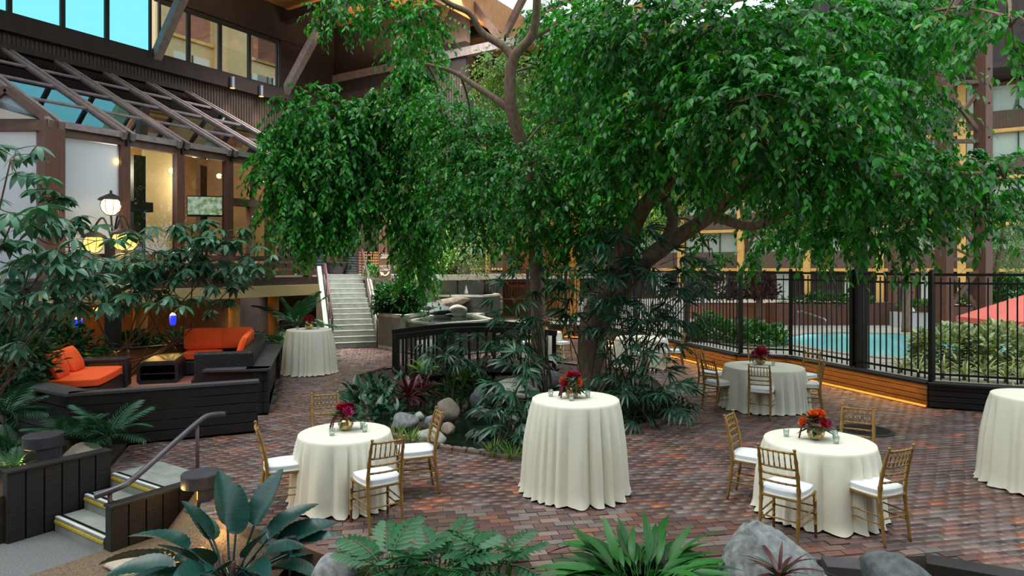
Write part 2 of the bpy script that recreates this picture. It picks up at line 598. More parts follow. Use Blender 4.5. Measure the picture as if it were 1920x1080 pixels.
rest = np.ones(NB, bool); rest[near] = False
tmpl = np.array([(-.102, -.0495, -.03), (.102, -.0495, -.03), (.102, .0495, -.03), (-.102, .0495, -.03), (-.1, -.0475, 0), (.1, -.0475, 0), (.1, .0475, 0), (-.1, .0475, 0)])
tf = np.array([(4, 5, 6, 7), (0, 1, 5, 4), (1, 2, 6, 5), (2, 3, 7, 6), (3, 0, 4, 7)])
ids = np.where(rest)[0]
ca, sa = np.cos(BR + rot[ids]), np.sin(BR + rot[ids])
VX = tmpl[None, :, 0] * ca[:, None] - tmpl[None, :, 1] * sa[:, None] + cen[ids, 0][:, None]
VY = tmpl[None, :, 0] * sa[:, None] + tmpl[None, :, 1] * ca[:, None] + cen[ids, 1][:, None]
VZ = np.broadcast_to(tmpl[None, :, 2], VX.shape) + hz[ids][:, None]
Vb = np.stack([VX, VY, VZ], -1).reshape(-1, 3)
Fb = (tf[None] + (np.arange(len(ids)) * 8)[:, None, None]).reshape(-1, 4)
np_mesh('bricks', Vb, Fb, M['brick'], floor, np.repeat(bcol[ids], 8, 0), 'stuff')
bvar = []
for k in range(24):
    mb = MB(); c = tuple(brick_cols(1)[0])
    mb.add(tmpl, [tuple(f) for f in tf], c)
    bvar.append(mb.mesh('brick', M['brick']))
from mathutils import Quaternion
for j, i in enumerate(near):
    inst('brick', bvar[j % 24], floor, (cen[i, 0], cen[i, 1], hz[i]), Quaternion((0, 0, 1), BR + rot[i]))

# ---- ground of the planting beds, path, pool terrace
m = MB(); m.sheet([(-40, -4), (40, -4), (40, 90), (-40, 90)], [], -0.62)
struct('ground', m, M['soil'])
m = MB(); m.prism([(-4.0, 7.9), (-4.35, 7.2), (-7.0, 3.0), (10, 2.0), (13, 4.9), (6, 5.35), (1.9, 5.88), (-.85, 5.45), (-2.1, 6.4), (-3.4, 6.95), (-3.75, 8.1)], -0.6, -0.44)
struct('ground_front_bed', m, M['gravel'])
m = MB(); m.prism([(-5.42, 7.86), (-4.42, 7.25), (-7.2, 2.6), (-12, 3.0), (-10, 7.0), (-6.2, 7.3)], -0.6, -0.51)
struct('floor_path', m, M['aggregate'])
m = MB(); m.prism([(-5.2, 8.5), (-5.75, 7.45), (-6.3, 7.35), (-16, 6.5), (-16, 24), (-6.9, 24.5), (-5.7, 21.1), (-5.6, 15.9), (-6.3, 9.5), (-5.62, 9.72)], -0.6, 0.02)
struct('ground_left_bed', m, M['soil'])
m = MB(); m.sheet(bed2, [pond2], -0.05)
for i in range(len(pond2)):
    a, b = pond2[i], pond2[(i + 1) % len(pond2)]
    m.add([(a[0], a[1], -.05), (b[0], b[1], -.05), (b[0], b[1], -.6), (a[0], a[1], -.6)], [(0, 1, 2, 3)])
struct('ground_pond_bed', m, M['soil'])
m = MB(); m.sheet([(-2.6, 9.2), (1.0, 9.2), (1.0, 17.4), (-2.6, 17.4)], [], -0.2)
o = m.build('pond_water', M['pond_water']); tag(o, 'dark rippled water of the pond between the boulders and palms', 'water', kind='stuff')
# curb bricks around the planting bed
cb = thing('bed_edging', 'low brick edging around the pond planting bed', 'edging', (0, 10, 0), world_coords=True)
path = BED + [BED[0]]
vb = MB(); vb.box((0, 0, 0), (.2, .09, .1)); vme = vb.mesh('brick', M['terracotta'])
em = bpy.data.materials['brick'].copy()
mat('edging', (112, 88, 76), rough=0.7, var=0.3, scale=8, objvar=0.3, bump=0.3)
vme.materials[0] = M['edging']
for i in range(len(path) - 1):
    a, b = path[i], path[i + 1]
    d = b - a
    if a.y > 16.5 and b.y > 16.5:
        continue
    k = max(1, int(d.length / .21))
    for j in range(k):
        p = a + d * ((j + .5) / k)
        inst('brick', vme, cb, p - Vector((0, 10, 0)) + Vector((0, 0, -0.015 + random.uniform(-.006, .006))), frame_quat(d))

# ---- entry steps, cheek walls, handrail
st = thing('entry_steps', 'three concrete steps with white and yellow striped nosings rising from the path', 'steps', (-5, 8, -.5), world_coords=True)
L0, R0 = Vector((-5.02, 8.36, 0)), Vector((-4.07, 7.74, 0))
for k in range(3):
    z = -0.17 * k
    l, r = L0 - U * (.32 * k), R0 - U * (.32 * k)
    mb = MB(); mb.prism([l, r, r + U * .34, l + U * .34], -.6, z + .004)
    tr = mb.build('tread', M['concrete_dark'], st)
    mb = MB(); mb.bar(l + Vector((0, 0, z + .004)) + U * .02, r + Vector((0, 0, z + .004)) + U * .02, .035, .014)
    mb.build('nosing', M['nosing_white'], tr)
    mb = MB(); mb.bar(l + Vector((0, 0, z + .006)) + U * .07, r + Vector((0, 0, z + .006)) + U * .07, .03, .008)
    mb.build('grip_strip', M['black_plastic'], tr)
    mb = MB(); mb.bar(l + Vector((0, 0, z - .045)) - U * .004, r + Vector((0, 0, z - .045)) - U * .004, .012, .03)
    mb.build('yellow_stripe', M['nosing_yellow'], tr)
mb = MB(); mb.prism([L0 + U * .3, R0 + U * .3, R0 + U * .62 + V * .1, L0 + U * .62], -.5, .006)
mb.build('landing', M['concrete_dark'], st)
def cheek(a, b, z0, z1, k, name, label, th=.12):
    t = thing(name, label, 'wall', (a + b) / 2 + Vector((0, 0, z0)), world_coords=True)
    d = b - a
    for j in range(k):
        p, q = a + d * (j / k), a + d * ((j + 1) / k)
        e = d.normalized() * .006
        mb = MB(); mb.bar(p + e + Vector((0, 0, (z0 + z1) / 2)), q - e + Vector((0, 0, (z0 + z1) / 2)), th, z1 - z0 + random.uniform(-.012, .012))
        mb.build('plank', M['dark_timber'], t, bevel=.006)
    for j in range(2):
        p, q = a + d * (j / 2), a + d * ((j + 1) / 2)
        mb = MB(); mb.bar(p + Vector((0, 0, z1 + .018)), q + Vector((0, 0, z1 + .018)), th + .05, .03)
        mb.build('cap_board', M['grey_timber'] if name == 'right_cheek_wall' else M['dark_timber'], t, bevel=.004)
    return t
cheek(L0 - U * 1.1 - V * .12, L0 + U * .02 - V * .1, -.55, .27, 6, 'cheek_wall', 'dark upright timber wall on the left of the entry steps')
cheek(R0 - U * .66 + V * .12, R0 + U * .3 + V * .12, -.6, .02, 5, 'cheek_wall', 'lower timber wall under the metal handrail beside the big leafed plant')
t = thing('handrail', 'bent grey metal handrail with two posts beside the entry steps', 'handrail', W(206, 1000, 7.2), world_coords=True)
mb = MB(); mb.tube(smooth_path([W(178, 931, 7.15), W(205, 921, 7.2), W(235, 908, 7.3), W(262, 888, 7.5), W(320, 836, 7.95), W(372, 791, 8.4), W(392, 779, 8.55), W(421, 776, 8.75)], 6), .034, 10)
mb.build('rail', M['rail_metal'], t, smooth=True)
for px, y0, y1, Y in ((206, 922, 975, 7.22), (370, 795, 900, 8.38)):
    mb = MB(); a, b = W(px, y0, Y), W(px, y1, Y); b.x = a.x
    mb.tube([a, b], .023, 10); mb.build('post', M['rust_rail'], t, smooth=True)

# ---- bollard lights
def bollard(px, py, Y, zb, label, r=.21):
    c = W(px, py, Y); top = c.z
    t = thing('bollard_light', label, 'light', (c.x, c.y, zb), rz=0)
    h = top - zb
    prof = [(r * .96, h - .15), (r, h - .14), (r, h - .012), (r * .97, h), (0.001, h)]
    mb = MB(); mb.lathe(prof, 32, cap=True); mb.build('cap', M['pot_dark'], t, smooth=False)
    mb = MB()                      # half open drum under the cap
    n = 20
    a0, a1 = math.radians(-75), math.radians(125)
    vs, fs = [], []
    for k in range(n + 1):
        a = a0 + (a1 - a0) * k / n
        for rr_, z in ((r * .9, 0), (r * .9, h - .15), (r * .84, 0), (r * .84, h - .15)):
            vs.append((rr_ * math.cos(a), rr_ * math.sin(a), z))
    for k in range(n):
        o_ = 4 * k
        fs += [(o_, o_ + 4, o_ + 5, o_ + 1), (o_ + 2, o_ + 3, o_ + 7, o_ + 6)]
    fs += [(0, 1, 3, 2), (4 * n, 4 * n + 2, 4 * n + 3, 4 * n + 1)]
    mb.add(vs, fs); mb.build('drum', M['pot_dark'], t)
    mb = MB(); mb.lathe([(.045, 0), (.045, h - .15)], 12); mb.build('lamp', M['amber_glow'], t, smooth=True)
    ld = bpy.data.lights.new('bollard_lamp', 'POINT'); ld.energy = 3; ld.color = (1, .6, .2); ld.shadow_soft_size = .05
    lo = bpy.data.objects.new('bollard_lamp', ld); lo.location = (-r * .75, -r * .75, h * .5); lo.parent = t; COL.objects.link(lo)
    return t
bollard(377, 886, 7.55, -.03, 'round capped dark bollard light at the end of the handrail wall')
bollard(81, 814, 8.2, .0, 'round capped dark bollard light among the ferns at left', .215)

# ---- timber seating platform
A_, B_, D_, E_, F_, H_, G_, C_ = (Vector(p + (0,)) for p in ((-6.28, 9.45), (-4.02, 10.55), (-4.33, 11.8), (-5.38, 11.66), (-5.45, 15.7), (-7.4, 15.25), (-9.3, 13.3), (-7.96, 10.5)))
pf = thing('seating_platform', 'dark timber walled seating platform with wide capped edges holding the orange sofas', 'platform', (-6.3, 12, 0), world_coords=True)
def plank_wall(a, b, z0, z1, k, th, parent, m, cap=None, capm=None, inside=0):
    d = (b - a).normalized()
    nrm = Vector((-d.y, d.x, 0))
    c = nrm * inside
    h = (z1 - z0) / k
    for j in range(k):
        mb = MB(); mb.bar(a + c + Vector((0, 0, z0 + h * (j + .5))), b + c + Vector((0, 0, z0 + h * (j + .5))), th + random.uniform(-.01, .012), h - .012)
        mb.build('plank', m, parent, bevel=.004)
    if cap:
        mb = MB(); mb.bar(a + c - d * .02 + Vector((0, 0, z1 + .02)), b + c + d * .02 + Vector((0, 0, z1 + .02)), cap, .045)
        mb.build('cap_board', capm or m, parent, bevel=.006)
DK = M['dark_plank']
plank_wall(A_, B_, 0, .76, 5, .14, pf, DK, .2, M['grey_timber'], .07)
plank_wall(C_, A_, 0, .76, 4, .14, pf, DK, .36, M['grey_timber'], .12)
plank_wall(E_, D_, 0, .76, 4, .16, pf, DK, .34, M['grey_timber'], .1)
plank_wall(D_, F_, 0, .76, 4, .14, pf, DK, .42, M['grey_timber'], .16)
plank_wall(F_, H_, .0, .78, 4, .14, pf, DK, .2, DK, .07)
plank_wall(H_, G_, .0, .82, 4, .12, pf, M['amber_plank'], .16, DK, .07)
plank_wall(G_, C_, .0, .78, 4, .14, pf, DK, .2, DK, .07)
_pc = Vector((-6.4, 12.6, 0))
mb = MB(); mb.prism([_pc + (q - _pc) * .93 for q in (A_, B_, E_ + Vector((0, -.1, 0)), D_, F_, H_, G_, C_)], .0, .29); mb.build('deck', M['terracotta'], pf)

SX, SY = Vector((.958, .287, 0)), Vector((-.287, .958, 0))
SA = math.atan2(.287, .958)
def SL(o, x, y, z=0):
    return o + SX * x + SY * y + Vector((0, 0, z))
def cushion(name, size, m, parent, c, rot=(0, 0, 0), puff=.35):
    """puffed pillow: a rounded grid box"""
    w, d, h = size
    bm = bmesh.new()
    bmesh.ops.create_cube(bm, size=1)
    bmesh.ops.subdivide_edges(bm, edges=bm.edges[:], cuts=5, use_grid_fill=True)
    for v in bm.verts:
        x, y, z = v.co * 2
        e = (1 - x ** 4) * (1 - y ** 4)
        zz = z * ((1 - puff) + puff * e) + .02 * math.sin(7 * x + c[0] * 9) * math.cos(6 * y)
        pin = 1 - .06 * (1 - abs(z)) * 0
        v.co = Vector((x * w / 2 * (1 - .05 * y * y * x * x), y * d / 2 * (1 - .05 * x * x * y * y), zz * h / 2))
    me = bpy.data.meshes.new(name); bm.to_mesh(me); bm.free()
    me.polygons.foreach_set('use_smooth', [True] * len(me.polygons))
    me.materials.append(m)
    o = bpy.data.objects.new(name, me)
    o.location = c; o.rotation_euler = rot
    s = o.modifiers.new('soft', 'SUBSURF'); s.levels = 1; s.render_levels = 1
    if parent:
        o.parent = parent
    COL.objects.link(o)
    return o
# sofa at the left: back along its left side, facing right
o1 = Vector((-7.62, 10.72, .29))
sf = thing('wicker_sofa', 'black wicker sofa with orange seat at the left of the platform', 'sofa', o1, SA)
mb = MB(); mb.box((.42, .85, .17), (.84, 1.72, .3)); mb.build('base', M['wicker'], sf, bevel=.03)
mb = MB(); mb.box((-.06, .85, .33), (.14, 1.8, .62)); mb.build('backrest', M['wicker'], sf, bevel=.04)
for y in (1.76,):
    mb = MB()
    mb.box((.42, y, .56), (.96, .3, .09)); mb.box((.86, y, .3), (.08, .3, .5)); mb.box((.02, y, .3), (.08, .3, .5)); mb.box((.42, y, .06), (.9, .3, .06))
    mb.build('arm', M['wicker'], sf, bevel=.03)
cushion('seat_cushion', (.86, 1.62, .16), M['orange_fabric'], sf, (.44, .8, .40), puff=.15)
for k, y in enumerate((.36, 1.08)):
    c = cushion('pillow', (.6, .46, .2), M['orange_fabric'], None, SL(o1, .16, y, .68), puff=.7)
    c.rotation_euler = (Matrix.Rotation(SA, 3, 'Z') @ Matrix.Rotation(math.radians(90), 3, 'Z') @ Matrix.Rotation(math.radians(70 - 6 * k), 3, 'X')).to_euler()
    tag(c, ('square orange pillow nearest the front on the left sofa', 'square orange pillow at the far end of the left sofa back')[k], 'pillow', 'orange pillows on the left sofa')
# waterfall coffee table
o2 = Vector((-7.35, 13.05, .29))
ct = thing('coffee_table', 'black woven coffee table with open rounded ends', 'table', o2, SA)
mb = MB()
n = 24
def rrect(w, h, r, n=6):
    pts = []
    for cx, cz, a0 in ((w / 2 - r, h - r, 0), (-w / 2 + r, h - r, 90), (-w / 2 + r, r, 180), (w / 2 - r, r, 270)):
        for k in range(n + 1):
            a = math.radians(a0 + 90 * k / n)
            pts.append((cx + r * math.cos(a), cz + r * math.sin(a)))
    return pts
po, pi_ = rrect(.74, .42, .08), rrect(.62, .30, .05)
pi_ = [(x, z + .06) for x, z in pi_]
vs, fs = [], []
nn = len(po)
for y in (0, 1.5):
    vs += [(x + .37, y, z) for x, z in po] + [(x + .37, y, z) for x, z in pi_]
for k in range(nn):
    k2 = (k + 1) % nn
    fs += [(k, k2, nn + k2, nn + k), (2 * nn + k, 3 * nn + k, 3 * nn + k2, 2 * nn + k2), (k, 2 * nn + k, 2 * nn + k2, k2), (nn + k, nn + k2, 3 * nn + k2, 3 * nn + k)]
mb.add(vs, fs); mb.build('frame', M['wicker'], ct)
mb = MB(); mb.box((.37, .75, .427), (.56, 1.3, .012)); mb.build('glass_top', M['black_plastic'], ct)
mb = MB(); mb.box((.37, .75, .19), (.62, 1.4, .02)); mb.build('shelf', M['wicker'], ct)
# L-shaped sofa at the right
o3 = Vector((D_.x, D_.y, .29))
sl = thing('wicker_corner_sofa', 'black wicker corner sofa with orange cushions against the platform back', 'sofa', o3, SA)
mb = MB(); mb.box((-.85, 1.7, .17), (.9, 2.6, .3)); mb.box((-1.1, 3.3, .17), (1.5, .8, .3)); mb.build('base', M['wicker'], sl, bevel=.03)
mb = MB(); mb.box((-.36, 2.0, .4), (.2, 3.3, .74)); mb.build('backrest', M['wicker'], sl, bevel=.03)
mb = MB(); mb.box((-1.1, 3.72, .4), (1.5, .16, .74)); mb.build('backrest', M['wicker'], sl, bevel=.03)
mb = MB(); mb.box((-.75, .42, .4), (.98, .2, .76)); mb.build('arm', M['wicker'], sl, bevel=.03)
cushion('seat_cushion', (.8, 2.5, .16), M['orange_fabric'], sl, (-.9, 1.78, .40), puff=.15)
cushion('seat_cushion', (.75, .7, .17), M['orange_fabric'], sl, (-1.5, 3.25, .41), puff=.15)
lab = ('long orange back pillow at the left of the corner sofa', 'long orange back pillow second from the left on the corner sofa', 'orange pillow leaning on the right back of the corner sofa', 'nearer orange pillow along the right back of the corner sofa')
for k, (x, y, w, rz) in enumerate(((-1.52, 3.48, .82, 0), (-.86, 3.48, .72, 0), (-.56, 2.7, .75, 90), (-.56, 1.9, .75, 90))):
    c = cushion('back_pillow', (w, .48, .2), M['orange_fabric'], None, SL(o3, x, y, .72), puff=.6)
    c.rotation_euler = (Matrix.Rotation(SA, 3, 'Z') @ Matrix.Rotation(math.radians(-rz if rz else 0), 3, 'Z') @ Matrix.Rotation(math.radians(72), 3, 'X')).to_euler()
    tag(c, lab[k], 'pillow', 'orange pillows on the corner sofa')
# amber lamp strip under the back rail
ld = bpy.data.lights.new('platform_lamp', 'AREA'); ld.energy = 3; ld.color = (1, .62, .2); ld.shape = 'RECTANGLE'; ld.size = 2.0; ld.size_y = .05
lo = bpy.data.objects.new('platform_lamp', ld); lo.location = (H_ + G_) / 2 + Vector((.35, -.35, .86)); lo.rotation_euler = (math.radians(-20), 0, math.atan2((H_ - G_).y, (H_ - G_).x)); COL.objects.link(lo)

# ---- planter wall and pool fence
FW = [Vector(p + (0,)) for p in ((12.2, 10.9), (9.2, 11.9), (7.87, 12.5), (6.73, 16.1), (5.64, 16.45), (4.95, 18.9), (4.05, 21.9), (3.4, 24.0), (0.6, 25.6))]
pw = thing('planter_wall', 'low timber planter wall under the pool fence lit amber from below', 'wall', (7.5, 12.5, 0), world_coords=True)
OW = .16
def offs(pts, d):
    out = []
    for i, p in enumerate(pts):
        a = (pts[i] - pts[i - 1]).normalized() if i else (pts[1] - pts[0]).normalized()
        b = (pts[i + 1] - pts[i]).normalized() if i < len(pts) - 1 else a
        nrm = Vector((a.y + b.y, -a.x - b.x, 0)).normalized()
        nrm = nrm * -1
        out.append(p + nrm * d / max(.5, nrm.dot(Vector((-a.y, a.x, 0)))))
    return out
FO = offs(FW, OW)
for i in range(len(FO) - 1):
    a, b = FO[i], FO[i + 1]
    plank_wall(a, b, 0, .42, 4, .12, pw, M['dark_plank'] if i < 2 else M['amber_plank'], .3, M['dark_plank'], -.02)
gl = offs(FW, OW + .16)
for i in range(2, len(gl) - 1):
    a, b = gl[i], gl[i + 1]
    mb = MB(); mb.bar(a + Vector((0, 0, .035)), b + Vector((0, 0, .035)), .03, .03)
    mb.build('light_strip', M['strip_light'], pw)
    if i < 6:
        mid = (a + b) / 2; d = b - a
        ld = bpy.data.lights.new('wall_wash_lamp', 'AREA'); ld.energy = 3.2 * d.length; ld.color = (1, .56, .14); ld.shape = 'RECTANGLE'; ld.size = d.length * .95; ld.size_y = .04
        lo = bpy.data.objects.new('wall_wash_lamp', ld); lo.location = mid + Vector((0, 0, .4)) + Vector((-d.y, d.x, 0)).normalized() * .05
        lo.rotation_euler = (0, 0, math.atan2(d.y, d.x)); COL.objects.link(lo)
fn = thing('pool_fence', 'black metal picket fence with double top rails between plaza and pool', 'fence', (7.5, 13, .47), world_coords=True)
zb, zt = .47, 2.45
pk = MB(); pk.box((0, 0, (zt - zb) / 2 - .02), (.022, .022, zt - zb - .06)); pkme = pk.mesh('picket', M['black_metal'])
pom = MB(); pom.box((0, 0, (zt - zb) / 2 + .03), (.085, .085, zt - zb + .06)); pom.lathe([(.035, zt - zb + .06), (.045, zt - zb + .08), (.03, zt - zb + .1), (.001, zt - zb + .11)], 8)
pome = pom.mesh('post', M['black_metal'])
nodes = []
for i in range(len(FW) - 1):
    a, b = FW[i], FW[i + 1]
    d = b - a; ang = Quaternion((0, 0, 1), math.atan2(d.y, d.x))
    for z in (zb + .12, zt - .16, zt):
        mb = MB(); mb.bar(a + Vector((0, 0, z)), b + Vector((0, 0, z)), .04, .04 if z < zt else .05); mb.build('rail', M['black_metal'], fn)
    segs = max(1, round(d.length / 2.1))
    for s_ in range(segs + (1 if i == len(FW) - 2 else 0)):
        inst('post', pome, fn, a + d * (s_ / segs) + Vector((0, 0, zb)) - ORG['pool_fence'], ang)
    k = int(d.length / .145)
    for j in range(1, k):
        p = a + d * (j / k)
        if any(abs(j / k - s_ / segs) * d.length < .07 for s_ in range(segs + 1)):
            continue
        inst('picket', pkme, fn, p + Vector((0, 0, zb)) - ORG['pool_fence'], ang)

# ---- pool terrace, pool
back = [B(t, d) for t, d in ((29.6, 12), (29.6, 62), (4, 62))]
TER = [(p.x, p.y) for p in FW] + [(-1, 27), (0, 38)] + [(12, 47), (46, 26), (30, 8)]
POOL = [(7.9, 17.5), (8.6, 15.9), (10.2, 15.2), (12.0, 15.0), (13.6, 15.4), (15.4, 16.8), (17.2, 17.0), (18.4, 18.4), (17.4, 20.6), (14.6, 20.4), (12.6, 21.4), (10.2, 21.8), (8.4, 20.6), (7.7, 19)]
m = MB(); m.sheet(TER, [POOL], .44); m.sheet(TER, [POOL], .3)
struct('terrace', m, M['paving'])
pc = Vector((12.3, 18.2, 0))
m = MB()
npl = len(POOL)
m.add([(x, y, .44) for x, y in POOL] + [(x, y, -.5) for x, y in POOL], [(i, (i + 1) % npl, npl + (i + 1) % npl, npl + i) for i in range(npl)])
m.sheet(POOL, [], -.5)
pl = m.build('pool_basin', M['pool_plaster']); pl['kind'] = 'structure'
m = MB(); m.sheet(POOL, [], .36); o = m.build('pool_water', M['pool_water']); tag(o, 'turquoise swimming pool water behind the black fence', 'water', kind='stuff')
cp = thing('pool_coping', 'pale curved stone coping around the turquoise pool', 'coping', (12, 18, .44), world_coords=True)
sm = smooth_path([Vector((x, y, 0)) for x, y in POOL + POOL[:1]], 4)
for i in range(len(sm) - 1):
    a, b = sm[i], sm[i + 1]
    mb = MB(); mb.bar(a + Vector((0, 0, .45)), b + Vector((0, 0, .45)), .3, .05); mb.build('stone', M['flagstone'], cp)

# ---- the hotel wing at the back: bays of brown panels, curtained windows and yellow posts
def Q(s, z=0, d=0):       # facade line; d = towards us
    return Vector((13.8, 48, z)) + V * s - U * d
wing = thing('hotel_wing', 'hotel room wing with yellow posts, brown panels and curtained windows beyond the pool', 'building', Q(8, .44), world_coords=True)
S0, S1, NBAY = -31.35, 28.15, 14
mb = MB(); mb.bar(Q(S0 - .5, 8, -1.6), Q(S1 + .5, 8, -1.6), .3, 16); mb.build('wall', M['beige'], wing)
FLZ = [2.4, 5.1, 7.8, 10.5]
qa = math.atan2(V.y, V.x)
winm = MB(); winm.box((0, 0, 0), (3.7, .04, 1.45)); winme = winm.mesh('curtain', M['curtain'])
glm = MB(); glm.box((0, 0, 0), (3.7, .02, 1.45)); glme = glm.mesh('pane', M['glass_wing'])
mum = MB(); mum.box((0, 0, 0), (.06, .06, 1.45)); mume = mum.mesh('mullion', M['black_metal'])
spm = MB()
spm.box((0, 0, 0), (3.9, .1, 1.05))
for k in range(26):
    spm.box((-1.9 + k * .152, -.06, 0), (.05, .03, 1.05))
spme = spm.mesh('panel', M['panel_brown'])
bandm = MB(); bandm.box((0, 0, 0), (4.25, .35, .2)); bandme = bandm.mesh('band', M['yellow_trim'])
qz = Quaternion((0, 0, 1), qa)
OW_ = ORG['hotel_wing']
for k in range(NBAY + 1):
    s = S0 + 4.25 * k
    mb = MB(); mb.bar(Q(s, .4, .2), Q(s, 13.6, .2), .42, .42, up=V); mb.build('post', M['yellow_trim'], wing)
    if k == NBAY:
        break
    for zf in FLZ:
        inst('band', bandme, wing, Q(s + 2.12, zf, .12) - OW_, qz)
        inst('panel', spme, wing, Q(s + 2.12, zf + .66, 0) - OW_, qz)
        inst('curtain', winme, wing, Q(s + 2.12, zf + 1.95, -.2) - OW_, qz)
        inst('pane', glme, wing, Q(s + 2.12, zf + 1.95, -.12) - OW_, qz)
        for dx in (-.62, .62):
            inst('mullion', mume, wing, Q(s + 2.12 + dx, zf + 1.95, -.07) - OW_, qz)
    # ground floor: brown sliding doors and pale curtains
    mb = MB(); mb.bar(Q(s + .3, 1.4, -.3), Q(s + 1.9, 1.4, -.3), .08, 1.95); mb.build('door', M['siding_dark'], wing)
    mb = MB(); mb.bar(Q(s + 2.2, 1.4, -.3), Q(s + 3.2, 1.4, -.3), .06, 1.95); mb.build('curtain', M['curtain'], wing)
    mb = MB(); mb.bar(Q(s + 3.2, 1.4, -.35), Q(s + 4.1, 1.4, -.35), .06, 1.95); mb.build('door', M['siding_dark'], wing)
mb = MB(); mb.bar(Q(S0, 13.7, 1.0), Q(S1, 13.7, 1.0), 3.6, .3); mb.build('eave', M['siding_dark'], wing)
mb = MB(); mb.bar(Q(S0, 17, -.4), Q(S1, 17, -.4), .3, 6.6); mb.build('upper_wall', M['siding_dark'], wing)

# ---- left wall with clerestory windows
tA, tC = -10.0, 8.5
tw = [twall(px) for px in (-60, 17, 117, 200, 283)]
tw2 = [twall(px) for px in (297, 353, 412, 467, 520)]
ZS, ZW = 9.78, 11.6
m = MB()
def wallbar(t0, t1, z0, z1, d=DW, th=.2):
    m.bar(B(t0, d - th / 2, (z0 + z1) / 2), B(t1, d - th / 2, (z0 + z1) / 2), th, z1 - z0)
wallbar(tA, tC, 0, ZS - .1)
wallbar(tw2[0] - .05, tC, ZW + .04, 13.4)
wallbar(tw2[-1] + .08, tC, ZS - .1, ZW + .04)
wall = struct('wall_left', m, M['siding'])
m = MB()
tt = tA
while tt < tC:
    m.box(B(tt, DW + .015, 6.0), (.03, .055, 7.1), rz=RU); tt += .115
o = m.build('battens', M['siding'], wall); o['kind'] = 'stuff'
m = MB(); m.bar(B(tA, DW + .12, ZS - .32), B(tC, DW + .12, ZS - .32), .28, .5); struct('trim_1', m, M['siding_dark'])
m = MB(); m.bar(B(tw2[0] - .1, DW + .06, 12.45), B(tC, DW + .06, 12.45), .16, 1.5); struct('trim_2', m, M['siding_dark'])
m = MB(); m.bar(B(tw2[-1] + .1, DW + .04, 10.7), B(tC, DW + .04, 10.7), .1, 2.3); struct('trim_3', m, M['siding_dark'])
wn_ = 1
for grp, z1, g in ((tw, 14.5, 'glass_sky'), (tw2, ZW, 'glass_clear')):
    for i in range(len(grp) - 1):
        a, b = grp[i], grp[i + 1]
        mb = MB(); mb.bar(B(a, DW, ZS), B(b, DW, ZS), .12, .08); mb.bar(B(a, DW, z1), B(b, DW, z1), .12, .1)
        mb.bar(B(a + .03, DW, ZS), B(a + .03, DW, z1), .1, .07, up=U); mb.bar(B(b - .03, DW, ZS), B(b - .03, DW, z1), .1, .07, up=U)
        w_ = mb.build('window_%d' % wn_, M['iron']); w_['kind'] = 'structure'
        mb = MB(); mb.bar(B(a + .05, DW - .02, (ZS + z1) / 2), B(b - .05, DW - .02, (ZS + z1) / 2), .012, z1 - ZS - .06); mb.build('pane', M[g], w_)
        wn_ += 1
# the neighbouring building seen through the clerestory
nb = thing('neighbour_building', 'yellow stucco building with grey windows seen through the clerestory', 'building', B(9, DW - 9, 0), world_coords=True)
mb = MB(); mb.bar(B(twall(287, DW - 9), DW - 9, 12), B(30, DW - 9, 12), .4, 24); mb.build('wall', M['stucco'], nb)
for t0 in (twall(320, DW - 9), twall(340, DW - 9) + 4.2, twall(468, DW - 9)):
    for z in (12.0, 15.2, 18.4):
        mb = MB(); mb.bar(B(t0, DW - 8.78, z + .45), B(t0 + 1.9, DW - 8.78, z + .45), .06, 1.2); w_ = mb.build('window', M['curtain'], nb)
        mb = MB(); mb.bar(B(t0 + .95, DW - 8.72, z - .15), B(t0 + .95, DW - 8.72, z + 1.05), .06, .06, up=U); mb.build('mullion', M['iron'], w_)
        mb = MB(); mb.bar(B(t0, DW - 8.76, z - .75), B(t0 + 1.9, DW - 8.76, z - .75), .1, 1.1); mb.build('panel', M['terracotta'], nb)
        mb = MB(); mb.bar(B(t0 - .2, DW - 8.74, z - 1.4), B(t0 + 2.1, DW - 8.74, z - 1.4), .12, .16); mb.build('ledge', M['yellow_trim'], nb)
mb = MB(); mb.bar(B(twall(395, DW - 9), DW - 8.5, 12), B(twall(404, DW - 9), DW - 8.5, 12), 1.0, 24); mb.build('pilaster', M['stucco'], nb)

